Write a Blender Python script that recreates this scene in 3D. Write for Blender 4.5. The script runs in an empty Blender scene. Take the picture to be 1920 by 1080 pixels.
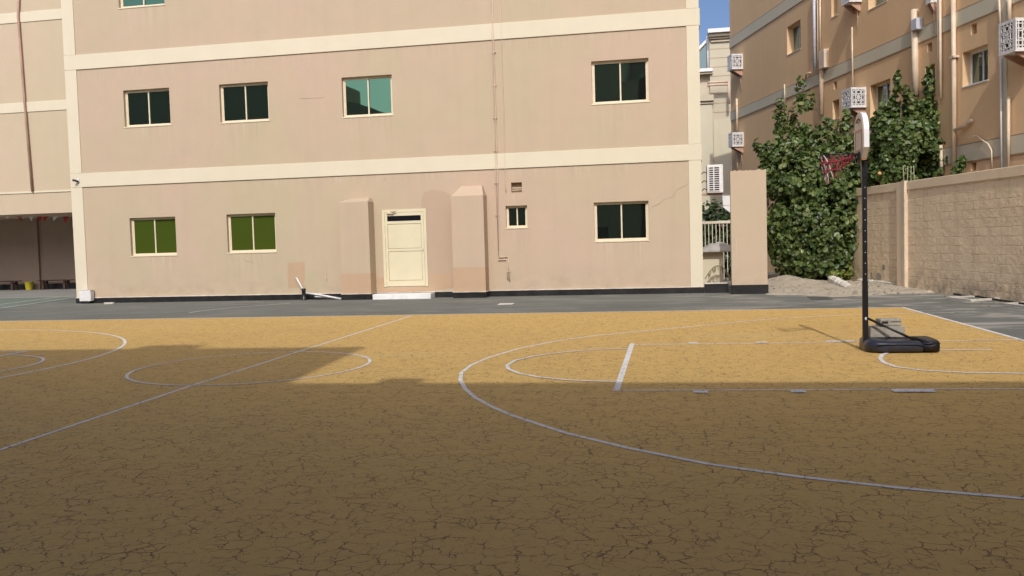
import bpy, bmesh, math, random
from mathutils import Vector, Matrix, noise
random.seed(7)
PI = math.pi
SC = bpy.context.scene
COL = SC.collection

# ------------------------------------------------------------------ camera model
FPX, PITCH, ROLL, YAW, CAMH = 1655.0, -0.05133, -0.02808, 0.15849, 1.6
CAMP = Vector((0, 0, CAMH))
_cy, _sy = math.cos(YAW), math.sin(YAW)
_f = Vector((-_sy*math.cos(PITCH), _cy*math.cos(PITCH), math.sin(PITCH)))
_r = Vector((_cy, _sy, 0)); _u = _r.cross(_f)
RIGHT = math.cos(ROLL)*_r + math.sin(ROLL)*_u
UP = -math.sin(ROLL)*_r + math.cos(ROLL)*_u
FWD = _f
def ray(u, v): return ((u-960)/FPX)*RIGHT - ((v-540)/FPX)*UP + FWD
def G(u, v, z=0.0):
    d = ray(u, v); return CAMP + d*((z-CAMH)/d.z)
def atY(u, v, Y):
    d = ray(u, v); return CAMP + d*(Y/d.y)

# ------------------------------------------------------------------ local frames of the buildings
class Frame:
    def __init__(s, origin, ang):
        s.o = Vector(origin); s.a = ang
        s.x = Vector((math.cos(ang), math.sin(ang), 0)); s.y = Vector((-math.sin(ang), math.cos(ang), 0))
    def hit(s, u, v, off=0.0):                   # where the sight line meets the local plane y = off
        d = ray(u, v); t = ((s.o + s.y*off - CAMP).dot(s.y))/d.dot(s.y)
        p = CAMP + d*t - s.o
        return p.dot(s.x), p.z
    def world(s, x, y, z): return s.o + s.x*x + s.y*y + Vector((0, 0, z))
    def rect(s, tl, tr, bl, br, off=0.0):
        a, b, c, d = (s.hit(*p, off) for p in (tl, tr, bl, br))
        return ((a[0]+c[0])/2, (b[0]+d[0])/2, (c[1]+d[1])/2, (a[1]+b[1])/2)     # x0 x1 z0 z1

# ------------------------------------------------------------------ mesh helpers
class MB:
    def __init__(s): s.bm = bmesh.new()
    def quad(s, *pts):
        return s.bm.faces.new([s.bm.verts.new(p) for p in pts])
    def box(s, x0, x1, y0, y1, z0, z1, bevel=0.0, seg=2):
        if x0 > x1: x0, x1 = x1, x0
        if y0 > y1: y0, y1 = y1, y0
        if z0 > z1: z0, z1 = z1, z0
        v = [s.bm.verts.new((x, y, z)) for z in (z0, z1) for y in (y0, y1) for x in (x0, x1)]
        fs = [s.bm.faces.new([v[i] for i in q]) for q in ((0,2,3,1),(4,5,7,6),(0,1,5,4),(2,6,7,3),(0,4,6,2),(1,3,7,5))]
        if bevel:
            es = list({e for f in fs for e in f.edges})
            bmesh.ops.bevel(s.bm, geom=es, offset=bevel, segments=seg, profile=0.5, affect='EDGES')
        return s
    def prism(s, poly, axis, a, b):              # polygon in the two other axes, extruded along axis
        def P(p, t):
            if axis == 'x': return (t, p[0], p[1])
            if axis == 'y': return (p[0], t, p[1])
            return (p[0], p[1], t)
        A = [s.bm.verts.new(P(p, a)) for p in poly]; B = [s.bm.verts.new(P(p, b)) for p in poly]
        s.bm.faces.new(A); s.bm.faces.new(B[::-1])
        n = len(poly)
        for i in range(n): s.bm.faces.new((A[i], B[i], B[(i+1) % n], A[(i+1) % n]))
        return s
    def tube(s, pts, r, n=8, cap=True):
        pts = [Vector(p) for p in pts]
        rs = r if isinstance(r, (list, tuple)) else [r]*len(pts)
        rings = []
        up = Vector((0.13, 0.21, 0.97))
        for i, p in enumerate(pts):
            t = (pts[min(i+1, len(pts)-1)] - pts[max(i-1, 0)]).normalized()
            a = t.cross(up)
            if a.length < 1e-3: a = t.cross(Vector((1, 0, 0)))
            a.normalize(); b = t.cross(a)
            rings.append([s.bm.verts.new(p + rs[i]*(math.cos(2*PI*k/n)*a + math.sin(2*PI*k/n)*b)) for k in range(n)])
        for A, B in zip(rings, rings[1:]):
            for k in range(n):
                f = s.bm.faces.new((A[k], A[(k+1) % n], B[(k+1) % n], B[k])); f.smooth = True
        if cap:
            s.bm.faces.new(rings[0][::-1]); s.bm.faces.new(rings[-1])
        return s
    def lathe(s, prof, n=20, c=(0, 0)):
        rings = [[s.bm.verts.new((c[0]+r*math.cos(2*PI*k/n), c[1]+r*math.sin(2*PI*k/n), z)) for k in range(n)] for r, z in prof]
        for A, B in zip(rings, rings[1:]):
            for k in range(n):
                f = s.bm.faces.new((A[k], A[(k+1) % n], B[(k+1) % n], B[k])); f.smooth = True
        s.bm.faces.new(rings[0][::-1]); s.bm.faces.new(rings[-1])
        return s
    def wall(s, x0, x1, z0, z1, holes, y=0.0, depth=0.25):
        xs = sorted({x0, x1, *[h[0] for h in holes], *[h[1] for h in holes]})
        zs = sorted({z0, z1, *[h[2] for h in holes], *[h[3] for h in holes]})
        for xa, xb in zip(xs, xs[1:]):
            for za, zb in zip(zs, zs[1:]):
                cx, cz = (xa+xb)/2, (za+zb)/2
                if any(h[0] < cx < h[1] and h[2] < cz < h[3] for h in holes): continue
                s.quad((xa, y, za), (xb, y, za), (xb, y, zb), (xa, y, zb))
        for a, b, c, d in holes:
            e = y+depth
            s.quad((a, y, c), (a, y, d), (a, e, d), (a, e, c)); s.quad((b, y, c), (b, e, c), (b, e, d), (b, y, d))
            s.quad((a, y, d), (b, y, d), (b, e, d), (a, e, d)); s.quad((a, y, c), (a, e, c), (b, e, c), (b, y, c))
        return s
    def build(s, name, m, parent=None, weld=False, loc=None):
        if weld: bmesh.ops.remove_doubles(s.bm, verts=s.bm.verts, dist=1e-4)
        bmesh.ops.recalc_face_normals(s.bm, faces=s.bm.faces)
        me = bpy.data.meshes.new(name); s.bm.to_mesh(me); s.bm.free()
        me.materials.append(m)
        o = bpy.data.objects.new(name, me); COL.objects.link(o)
        if parent: o.parent = parent
        if loc is not None: o.location = loc
        return o
def tag(o, label=None, cat=None, group=None, kind=None):
    if label: o['label'] = label
    if cat: o['category'] = cat
    if group: o['group'] = group
    if kind: o['kind'] = kind
    return o
def thing(name, label, cat, loc=(0, 0, 0), rz=0.0, group=None):
    o = bpy.data.objects.new(name, None); COL.objects.link(o); o.empty_display_size = .2
    o.location = loc; o.rotation_euler = (0, 0, rz)
    return tag(o, label, cat, group)
def copy_tree(o, parent=None):
    c = o.copy(); COL.objects.link(c)
    if parent: c.parent = parent
    for ch in [k for k in COL.objects if k.parent == o]: copy_tree(ch, c)
    return c

# ------------------------------------------------------------------ materials
def newmat(name):
    m = bpy.data.materials.new(name); m.use_nodes = True
    nt = m.node_tree; b = nt.nodes['Principled BSDF']
    return m, nt, b
def N(nt, t, **kw):
    n = nt.nodes.new(t)
    for k, v in kw.items():
        if k in n.inputs.keys(): n.inputs[k].default_value = v
        else: setattr(n, k, v)
    return n
def L(nt, a, b): nt.links.new(a, b)
def mixc(nt, fac, a, b, mode='MIX'):
    n = nt.nodes.new('ShaderNodeMix'); n.data_type = 'RGBA'; n.blend_type = mode
    for s, v in ((n.inputs[0], fac), (n.inputs[6], a), (n.inputs[7], b)):
        if isinstance(v, (int, float)): s.default_value = v
        elif isinstance(v, tuple): s.default_value = (*v, 1) if len(v) == 3 else v
        else: L(nt, v, s)
    return n.outputs[2]
def ramp(nt, src, stops):
    r = nt.nodes.new('ShaderNodeValToRGB'); L(nt, src, r.inputs[0])
    e = r.color_ramp.elements
    while len(e) < len(stops): e.new(.5)
    for k, (p, c) in enumerate(stops):
        e[k].position = p; e[k].color = (c, c, c, 1) if isinstance(c, (int, float)) else (*c, 1)
    return r.outputs[0]
def coords(nt, scale=(1, 1, 1), world=False):
    if world: src = nt.nodes.new('ShaderNodeNewGeometry').outputs['Position']
    else: src = nt.nodes.new('ShaderNodeTexCoord').outputs['Object']
    mp = nt.nodes.new('ShaderNodeMapping'); mp.inputs['Scale'].default_value = scale
    L(nt, src, mp.inputs[0]); return mp.outputs[0]
def nz(nt, co, scale, detail=4, rough=.55, dist=0.0):
    n = N(nt, 'ShaderNodeTexNoise', Scale=scale, Detail=detail, Roughness=rough, Distortion=dist)
    L(nt, co, n.inputs['Vector']); return n.outputs['Fac']
def bump(nt, b, h, strength, dist):
    n = nt.nodes.new('ShaderNodeBump'); n.inputs['Strength'].default_value = strength; n.inputs['Distance'].default_value = dist
    L(nt, h, n.inputs['Height']); L(nt, n.outputs[0], b.inputs['Normal'])
def simple(name, c, rough=.6, metal=0.0, spec=.5, var=.0, vscale=6.0, bmp=0.0, bscale=60.0):
    m, nt, b = newmat(name)
    b.inputs['Roughness'].default_value = rough; b.inputs['Metallic'].default_value = metal
    b.inputs['Specular IOR Level'].default_value = spec
    if var:
        co = coords(nt); n = nz(nt, co, vscale)
        d = tuple(max(0, k*(1-var)) for k in c); l = tuple(min(1, k*(1+var)) for k in c)
        L(nt, mixc(nt, ramp(nt, n, [(.3, 0), (.7, 1)]), d, l), b.inputs['Base Color'])
    else: b.inputs['Base Color'].default_value = (*c, 1)
    if bmp: bump(nt, b, nz(nt, coords(nt), bscale), bmp, .01)
    return m
def plaster(name, c1, c2, streak=.12, grain=.25, stain=(.0, .0, .0), rough=.9):
    m, nt, b = newmat(name); b.inputs['Roughness'].default_value = rough; b.inputs['Specular IOR Level'].default_value = .15
    co = coords(nt)
    col = mixc(nt, ramp(nt, nz(nt, co, .22, 3), [(.35, 0), (.65, 1)]), c1, c2)
    mott = nz(nt, co, 1.4, 6, .65)
    col = mixc(nt, ramp(nt, mott, [(.35, .0), (.75, .20)]), col, tuple(k*.78 for k in c2))
    st = nz(nt, coords(nt, (2.6, 2.6, .10)), 1.0, 5, .6)
    col = mixc(nt, ramp(nt, st, [(.5, 0), (.8, streak)]), col, tuple(k*.62 for k in c1))
    st2 = nz(nt, coords(nt, (7, 7, .35)), 1.0, 3, .5)
    col = mixc(nt, ramp(nt, st2, [(.6, 0), (.8, streak*.35)]), col, tuple(min(1, k*1.22) for k in c1))
    sp = nz(nt, co, 9, 4, .7)
    col = mixc(nt, ramp(nt, sp, [(.62, 0), (.8, .12)]), col, tuple(k*.6 for k in c1))
    L(nt, col, b.inputs['Base Color'])
    h = nt.nodes.new('ShaderNodeMath'); h.operation = 'ADD'
    L(nt, nz(nt, co, 55, 4, .6), h.inputs[0]); L(nt, nz(nt, co, 1.1, 2), h.inputs[1])
    bump(nt, b, h.outputs[0], grain, .012)
    return m
M = {}
M['plaster'] = plaster('tan_plaster', (.515, .385, .285), (.475, .392, .265))
M['wing_plaster'] = plaster('wing_plaster', (.54, .415, .305), (.51, .42, .29), .08)
M['patch'] = plaster('patched_plaster', (.47, .345, .255), (.45, .335, .235), .05)
M['patch_low'] = plaster('repainted_plaster', (.50, .345, .225), (.47, .33, .21), .05)
M['cream'] = plaster('cream_paint', (.67, .60, .45), (.65, .58, .43), .06, .15)
M['orange_plaster'] = plaster('ochre_plaster', (.75, .52, .30), (.71, .485, .275), .2)
M['grey_band'] = plaster('stone_grey_paint', (.62, .56, .42), (.58, .53, .40), .15)
M['far_cream'] = plaster('pale_stone', (.57, .495, .375), (.54, .47, .355), .1)
M['shelter_wall'] = plaster('shed_wall', (.36, .27, .205), (.33, .25, .19), .15)  # even, darker tan for the shelter walls and column
M['opposite'] = plaster('opposite_plaster', (.46, .35, .28), (.44, .34, .26), .1)
M['plinth'] = simple('black_tile', (.018, .017, .017), .35, var=.5, vscale=3, bmp=.1)
M['ledge'] = simple('pale_ledge', (.62, .56, .47), .8, var=.25, vscale=4)
M['alu'] = simple('cream_aluminium', (.70, .60, .43), .4, var=.06)
M['jamb'] = simple('tan_aluminium', (.36, .27, .17), .5)
M['door'] = simple('cream_door_paint', (.66, .59, .40), .5, var=.04, vscale=2)
M['rubber'] = simple('dark_gasket', (.02, .02, .018), .7)
M['white'] = simple('white_paint', (.74, .73, .70), .5, var=.1, vscale=3)
M['white_plastic'] = simple('white_plastic', (.70, .68, .66), .4, var=.1, vscale=8)
M['pipe'] = simple('tan_pipe_paint', (.55, .42, .31), .6, var=.12, vscale=2)
M['pipe_cream'] = simple('cream_pipe_paint', (.66, .53, .38), .5, var=.15, vscale=2)
M['pipe_brown'] = simple('rusty_pipe', (.42, .26, .19), .7, var=.2, vscale=2)
M['pipe_grey'] = simple('grey_pvc_pipe', (.52, .53, .58), .45, var=.1)
M['dark'] = simple('dark_void', (.012, .012, .012), .8)
M['metal_dark'] = simple('dark_metal', (.03, .03, .032), .45, .3)
M['pole'] = simple('black_steel', (.012, .012, .014), .38, .2)
M['base_plastic'] = simple('navy_black_plastic', (.022, .024, .036), .33, var=.25, vscale=5, bmp=.05)
M['wood'] = simple('dark_wood', (.06, .032, .022), .6, var=.3)
M['yellow'] = simple('yellow_plastic', (.50, .42, .03), .45)
M['red'] = simple('red_cloth', (.45, .03, .04), .8)
M['net_red'] = simple('red_net_cord', (.25, .03, .045), .8)
M['net_white'] = simple('white_net_cord', (.62, .58, .56), .8)
M['board_tan'] = simple('backboard_plastic', (.62, .54, .45), .4, var=.06)
M['board_rim'] = simple('backboard_edge', (.78, .77, .76), .4)
M['rim_orange'] = simple('orange_plastic_edge', (.62, .36, .12), .45)
M['bark'] = simple('bark', (.16, .12, .085), .9, var=.35, vscale=8, bmp=.5, bscale=20)
M['faded_red'] = simple('faded_red_print', (.58, .27, .21), .5)
M['rod'] = simple('weathered_rod', (.30, .30, .18), .7)
M['cloth_grey'] = simple('grey_tarp', (.36, .34, .31), .85, var=.2, vscale=4)
M['rail'] = simple('cream_rail', (.62, .56, .44), .5)
M['hose'] = simple('black_hose', (.012, .013, .012), .5)
M['cover'] = simple('iron_cover', (.10, .095, .085), .6, .2, var=.3, vscale=12)
M['palm'] = simple('dry_leaf', (.20, .19, .09), .8, var=.4)

def concrete(name, c, var=.3, scale=6):
    m, nt, b = newmat(name); b.inputs['Roughness'].default_value = .95; b.inputs['Specular IOR Level'].default_value = .1
    co = coords(nt)
    a = nz(nt, co, scale, 6, .7); p = nz(nt, co, scale*9, 3, .7)
    col = mixc(nt, ramp(nt, a, [(.3, 0), (.7, 1)]), tuple(k*(1-var) for k in c), tuple(k*(1+var*.5) for k in c))
    col = mixc(nt, ramp(nt, p, [(.58, 0), (.7, .55)]), col, tuple(k*.45 for k in c))
    L(nt, col, b.inputs['Base Color'])
    bump(nt, b, p, .6, .01); return m
M['block'] = concrete('concrete_block', (.36, .33, .27), .3, 9)
M['kerb'] = concrete('pale_concrete', (.56, .52, .45), .2, 5)

def glass(name, body, refl=(.30, .42, .32), fac=.35):
    m, nt, b = newmat(name)
    b.inputs['Base Color'].default_value = (*body, 1); b.inputs['Roughness'].default_value = .5; b.inputs['Specular IOR Level'].default_value = .1
    g = N(nt, 'ShaderNodeBsdfGlossy', Roughness=.015); g.inputs['Color'].default_value = (*refl, 1)
    fr = N(nt, 'ShaderNodeLayerWeight', Blend=.35)
    mth = nt.nodes.new('ShaderNodeMath'); mth.operation = 'MULTIPLY_ADD'; mth.use_clamp = True
    L(nt, fr.outputs['Fresnel'], mth.inputs[0]); mth.inputs[1].default_value = .6; mth.inputs[2].default_value = fac
    wob = nz(nt, coords(nt), 1.3, 1)
    bp = nt.nodes.new('ShaderNodeBump'); bp.inputs['Strength'].default_value = .03; bp.inputs['Distance'].default_value = .05
    L(nt, wob, bp.inputs['Height']); L(nt, bp.outputs[0], g.inputs['Normal'])
    mx = nt.nodes.new('ShaderNodeMixShader')
    L(nt, mth.outputs[0], mx.inputs[0]); L(nt, b.outputs[0], mx.inputs[1]); L(nt, g.outputs[0], mx.inputs[2])
    L(nt, mx.outputs[0], nt.nodes['Material Output'].inputs[0]); return m
M['glass_dark'] = glass('dark_green_glass', (.005, .007, .006), (.24, .50, .32), .42)
M['glass_green'] = glass('green_film_glass', (.058, .084, .008), (.14, .22, .10), .16)
M['glass_side'] = glass('grey_green_glass', (.02, .03, .03), (.45, .6, .6), .25)
M['glass_black'] = glass('black_glass', (.006, .006, .008), (.2, .2, .22), .08)

def court_mat(name, base, base2, crackc, line=False):
    m, nt, b = newmat(name); b.inputs['Roughness'].default_value = .82; b.inputs['Specular IOR Level'].default_value = .25
    co = coords(nt, world=True)
    big = nz(nt, co, .35, 5, .6)
    col = mixc(nt, ramp(nt, big, [(.3, 0), (.7, 1)]), base, base2)
    fine = nz(nt, co, 14, 5, .7)
    col = mixc(nt, ramp(nt, fine, [(.45, 0), (.8, .25)]), col, tuple(k*.62 for k in base))
    grit = nz(nt, co, 70, 3, .75)
    col = mixc(nt, ramp(nt, grit, [(.5, 0), (.75, .22)]), col, tuple(k*.5 for k in base)); col = mixc(nt, ramp(nt, grit, [(.28, .2), (.45, 0)]), col, tuple(min(1, k*1.35) for k in base))
    stn = nz(nt, co, .8, 6, .72, .8)
    col = mixc(nt, ramp(nt, stn, [(.56, 0), (.72, .30)]), col, tuple(k*.66 for k in base))
    dust = nz(nt, coords(nt, (.25, 1.0, 1), True), .55, 5, .65, .6)
    col = mixc(nt, ramp(nt, dust, [(.58, 0), (.78, .35)]), col, (.60, .47, .26) if not line else (.62, .58, .50))
    scuff = nz(nt, coords(nt, (3, .6, 1), True), 1.6, 4, .7, 1.0)
    col = mixc(nt, ramp(nt, scuff, [(.64, 0), (.78, .16)]), col, tuple(k*.5 for k in base))
    # cracked coating: cell borders bent by noise and broken up by a second noise
    wn = N(nt, 'ShaderNodeTexNoise', Scale=4.2, Detail=6, Roughness=.68); L(nt, co, wn.inputs['Vector'])
    def cracks(scale, width, lo, hi, mscale, bend):
        va = nt.nodes.new('ShaderNodeVectorMath'); va.operation = 'MULTIPLY_ADD'
        L(nt, wn.outputs['Color'], va.inputs[0]); va.inputs[1].default_value = (bend, bend, 0); L(nt, co, va.inputs[2])
        vo = nt.nodes.new('ShaderNodeTexVoronoi'); vo.feature = 'DISTANCE_TO_EDGE'; vo.voronoi_dimensions = '2D'
        vo.inputs['Scale'].default_value = scale; L(nt, va.outputs[0], vo.inputs['Vector'])
        thick = nz(nt, co, mscale, 3, .6)
        w = ramp(nt, thick, [(lo, 0), (hi, 1)])
        wm = nt.nodes.new('ShaderNodeMath'); wm.operation = 'MULTIPLY'; L(nt, w, wm.inputs[0]); wm.inputs[1].default_value = width
        lt = nt.nodes.new('ShaderNodeMapRange'); lt.clamp = True
        L(nt, vo.outputs['Distance'], lt.inputs['Value']); lt.inputs['From Min'].default_value = 0.0
        L(nt, wm.outputs[0], lt.inputs['From Max']); lt.inputs['To Min'].default_value = 1; lt.inputs['To Max'].default_value = 0
        return lt.outputs[0]
    a = cracks(7.6, .060, .43, .64, 4.6, .20)
    c = cracks(3.6, .024, .54, .70, 1.1, .30)
    d = cracks(13.0, .066, .47, .66, 6.0, .11)
    mx = nt.nodes.new('ShaderNodeMath'); mx.operation = 'MAXIMUM'; L(nt, a, mx.inputs[0]); L(nt, c, mx.inputs[1])
    mx2 = nt.nodes.new('ShaderNodeMath'); mx2.operation = 'MAXIMUM'; L(nt, mx.outputs[0], mx2.inputs[0]); L(nt, d, mx2.inputs[1])
    cf = nt.nodes.new('ShaderNodeMath'); cf.operation = 'MULTIPLY'; L(nt, mx2.outputs[0], cf.inputs[0]); cf.inputs[1].default_value = .88
    col = mixc(nt, cf.outputs[0], col, crackc)
    L(nt, col, b.inputs['Base Color'])
    inv = nt.nodes.new('ShaderNodeMath'); inv.operation = 'SUBTRACT'; inv.inputs[0].default_value = 1; L(nt, mx2.outputs[0], inv.inputs[1])
    bump(nt, b, inv.outputs[0], .5, .01)
    return m
M['court'] = court_mat('cracked_ochre_court', (.59, .378, .122), (.55, .355, .117), (.08, .05, .033))
M['line'] = court_mat('court_line_paint', (.74, .71, .66), (.70, .66, .60), (.16, .12, .08), True)

def asphalt():
    m, nt, b = newmat('grey_asphalt'); b.inputs['Roughness'].default_value = .9; b.inputs['Specular IOR Level'].default_value = .2
    co = coords(nt, world=True)
    col = mixc(nt, ramp(nt, nz(nt, co, .4, 5, .6), [(.3, 0), (.7, 1)]), (.125, .130, .112), (.17, .172, .150))
    col = mixc(nt, ramp(nt, nz(nt, co, 60, 3, .7), [(.4, 0), (.8, .5)]), col, (.08, .08, .075))
    # pale dust swirls, thicker on the right-hand side of the yard
    sw = nz(nt, coords(nt, (.45, 1.0, 1), True), .9, 6, .6, 1.6)
    pos = nt.nodes.new('ShaderNodeSeparateXYZ'); L(nt, nt.nodes.new('ShaderNodeNewGeometry').outputs['Position'], pos.inputs[0])
    rx = nt.nodes.new('ShaderNodeMapRange'); rx.clamp = True; L(nt, pos.outputs[0], rx.inputs[0])
    rx.inputs[1].default_value = 0; rx.inputs[2].default_value = 4; rx.inputs[3].default_value = .22; rx.inputs[4].default_value = 1.0
    f = nt.nodes.new('ShaderNodeMath'); f.operation = 'MULTIPLY'; L(nt, ramp(nt, sw, [(.49, 0), (.66, 1)]), f.inputs[0]); L(nt, rx.outputs[0], f.inputs[1])
    col = mixc(nt, f.outputs[0], col, (.36, .33, .28))
    L(nt, col, b.inputs['Base Color']); bump(nt, b, nz(nt, co, 90, 3, .7), .4, .006)
    return m
M['asphalt'] = asphalt()
M['earth'] = simple('dusty_ground', (.40, .34, .26), .95, var=.2, vscale=.1)
M['green_court'] = simple('faded_green_paint', (.135, .165, .125), .85, var=.15, vscale=.5)
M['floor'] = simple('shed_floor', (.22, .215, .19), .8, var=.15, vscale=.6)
def sandm():
    m, nt, b = newmat('pale_sand'); b.inputs['Roughness'].default_value = .95; b.inputs['Specular IOR Level'].default_value = .1
    co = coords(nt, world=True)
    col = mixc(nt, ramp(nt, nz(nt, co, 1.6, 6, .65), [(.3, 0), (.7, 1)]), (.46, .395, .30), (.58, .505, .395))
    col = mixc(nt, ramp(nt, nz(nt, co, 9, 5, .75), [(.55, 0), (.75, .5)]), col, (.25, .20, .14))
    col = mixc(nt, ramp(nt, nz(nt, co, 2.7, 6, .7, .5), [(.56, 0), (.68, .45)]), col, (.30, .24, .17))
    L(nt, col, b.inputs['Base Color']); bump(nt, b, nz(nt, co, 9, 8, .75), 1.0, .09); return m
M['sand'] = sandm()

def masonry():
    m, nt, b = newmat('plastered_block_wall'); b.inputs['Roughness'].default_value = .95; b.inputs['Specular IOR Level'].default_value = .1
    tc = nt.nodes.new('ShaderNodeTexCoord').outputs['Object']
    sep = nt.nodes.new('ShaderNodeSeparateXYZ'); L(nt, tc, sep.inputs[0])
    cb = nt.nodes.new('ShaderNodeCombineXYZ'); L(nt, sep.outputs[0], cb.inputs[0]); L(nt, sep.outputs[2], cb.inputs[1])
    wn = N(nt, 'ShaderNodeTexNoise', Scale=3.0, Detail=5, Roughness=.65); L(nt, tc, wn.inputs['Vector'])
    va = nt.nodes.new('ShaderNodeVectorMath'); va.operation = 'MULTIPLY_ADD'
    L(nt, wn.outputs['Color'], va.inputs[0]); va.inputs[1].default_value = (.07, .07, 0); L(nt, cb.outputs[0], va.inputs[2])
    br = N(nt, 'ShaderNodeTexBrick', Scale=1.0); L(nt, va.outputs[0], br.inputs['Vector'])
    br.inputs['Color1'].default_value = (.80, .63, .42, 1); br.inputs['Color2'].default_value = (.74, .585, .39, 1)
    br.inputs['Mortar'].default_value = (.50, .395, .26, 1); br.inputs['Mortar Size'].default_value = .012
    br.inputs['Mortar Smooth'].default_value = .6; br.inputs['Brick Width'].default_value = .42; br.inputs['Row Height'].default_value = .21
    col = br.outputs[0]
    gap = ramp(nt, nz(nt, tc, 2.2, 4, .7), [(.35, 0), (.60, 1)])       # courses smeared over with render in places
    col = mixc(nt, gap, col, mixc(nt, ramp(nt, nz(nt, tc, .8, 4), [(.3, 0), (.7, 1)]), (.82, .65, .445), (.72, .57, .385)))
    st = nz(nt, coords(nt, (3.4, 3.4, .22)), 1, 5, .65)
    col = mixc(nt, ramp(nt, st, [(.52, 0), (.78, .35)]), col, (.27, .20, .13))
    col = mixc(nt, ramp(nt, nz(nt, tc, 7, 5, .75), [(.6, 0), (.75, .4)]), col, (.25, .19, .13))
    zr = nt.nodes.new('ShaderNodeMapRange'); zr.clamp = True; L(nt, sep.outputs[2], zr.inputs[0])
    zr.inputs[1].default_value = .75; zr.inputs[2].default_value = .15; zr.inputs[3].default_value = 0; zr.inputs[4].default_value = .75
    dm = nt.nodes.new('ShaderNodeMath'); dm.operation = 'MULTIPLY'; L(nt, zr.outputs[0], dm.inputs[0]); L(nt, ramp(nt, nz(nt, tc, 2.8, 5, .7), [(.42, 0), (.68, 1)]), dm.inputs[1])
    col = mixc(nt, dm.outputs[0], col, (.20, .17, .135))               # damp stains along the foot
    L(nt, col, b.inputs['Base Color'])
    inv = nt.nodes.new('ShaderNodeMath'); inv.operation = 'SUBTRACT'; inv.inputs[0].default_value = 1; L(nt, br.outputs['Fac'], inv.inputs[1])
    g2 = nt.nodes.new('ShaderNodeMath'); g2.operation = 'MULTIPLY'
    ig = nt.nodes.new('ShaderNodeMath'); ig.operation = 'SUBTRACT'; ig.inputs[0].default_value = 1.15; L(nt, gap, ig.inputs[1])
    L(nt, inv.outputs[0], g2.inputs[0]); L(nt, ig.outputs[0], g2.inputs[1])
    ad = nt.nodes.new('ShaderNodeMath'); ad.operation = 'ADD'; L(nt, g2.outputs[0], ad.inputs[0]); L(nt, nz(nt, tc, 9, 6, .7), ad.inputs[1])
    bump(nt, b, ad.outputs[0], .55, .022)
    return m
M['masonry'] = masonry()
M['cap'] = plaster('wall_cap_render', (.78, .62, .43), (.72, .57, .39), .3, .5)
M['siding'] = plaster('cream_siding', (.56, .50, .385), (.53, .475, .36), .05)

def leafm(name, dark, mid, light, hot):
    m, nt, b = newmat(name); b.inputs['Roughness'].default_value = .42; b.inputs['Specular IOR Level'].default_value = .45
    g = nt.nodes.new('ShaderNodeNewGeometry')
    r = nt.nodes.new('ShaderNodeValToRGB'); L(nt, g.outputs['Random Per Island'], r.inputs[0])
    e = r.color_ramp.elements; e[0].position = 0; e[0].color = (*dark, 1); e[1].position = 1; e[1].color = (*hot, 1)
    a = e.new(.5); a.color = (*mid, 1); a = e.new(.9); a.color = (*light, 1)
    cl = nz(nt, coords(nt), .9, 3)
    col = mixc(nt, ramp(nt, cl, [(.4, 0), (.65, .55)]), r.outputs[0], tuple(k*.55 for k in mid))
    L(nt, col, b.inputs['Base Color'])
    tr = nt.nodes.new('ShaderNodeBsdfTranslucent'); L(nt, mixc(nt, .5, col, (.12, .20, .02)), tr.inputs[0])
    mx = nt.nodes.new('ShaderNodeMixShader'); mx.inputs[0].default_value = .26
    L(nt, b.outputs[0], mx.inputs[1]); L(nt, tr.outputs[0], mx.inputs[2]); L(nt, mx.outputs[0], nt.nodes['Material Output'].inputs[0])
    return m
M['leaf'] = leafm('broad_leaf', (.046, .080, .024), (.098, .152, .040), (.18, .23, .06), (.32, .34, .14))
M['leaf_yellow'] = leafm('yellowing_leaf', (.10, .15, .02), (.17, .21, .03), (.26, .27, .04), (.32, .28, .05))
M['leaf_hedge'] = leafm('hedge_leaf', (.022, .045, .014), (.035, .07, .02), (.06, .10, .03), (.08, .12, .04))

# ------------------------------------------------------------------ ground, yard, court
def sheet(name, pts, z, m):
    b = MB(); b.quad(*[(p[0], p[1], z) for p in pts]); o = b.build(name, m); tag(o, kind='structure'); return o
sheet('ground', [(-900, -900), (900, -900), (900, 1200), (-900, 1200)], -.012, M['earth'])
sheet('asphalt_yard', [(-70, -30), (12, -30), (12, 62), (-70, 62)], 0.0, M['asphalt'])
BASE, HALF, SIDE = 5.195, -5.431, 19.635
LEFTB = 2*HALF - BASE
lN, lF = 9.33, 13.28
CC = (lN+lF)/2
court = sheet('court_surface', [(LEFTB, 2*CC-SIDE), (BASE, 2*CC-SIDE), (BASE, SIDE), (LEFTB, SIDE)], .004, M['court'])
ZL = .008
def strip(b, pts, w, z=ZL):                      # a painted stripe along a polyline
    pts = [Vector((p[0], p[1], 0)) for p in pts]; n = len(pts); Lv, Rv = [], []
    for i, p in enumerate(pts):
        t = (pts[min(i+1, n-1)]-pts[max(i-1, 0)]).normalized(); s = Vector((-t.y, t.x, 0))*w/2
        Lv.append(b.bm.verts.new((p.x+s.x, p.y+s.y, z))); Rv.append(b.bm.verts.new((p.x-s.x, p.y-s.y, z)))
    for i in range(n-1): b.bm.faces.new((Lv[i], Rv[i], Rv[i+1], Lv[i+1]))
def arc(cx, cy, r, a0, a1, n=72): return [(cx+r*math.cos(a0+(a1-a0)*k/n), cy+r*math.sin(a0+(a1-a0)*k/n)) for k in range(n+1)]
def XY(u, v): p = G(u, v); return (p.x, p.y)
def mark(name, build):
    b = MB(); build(b); o = b.build(name, M['line']); tag(o, kind='structure'); return o
W = .05
def border(b):
    s0 = 2*CC-SIDE
    strip(b, [(LEFTB-W/2, SIDE), (BASE+W/2, SIDE)], .06); strip(b, [(BASE, SIDE-.03), (BASE, s0+.03)], .07)
    strip(b, [(LEFTB, SIDE-.03), (LEFTB, s0+.03)], .07); strip(b, [(LEFTB-W/2, s0), (BASE+W/2, s0)], .06)
mark('court_boundary_line', border)
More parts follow.
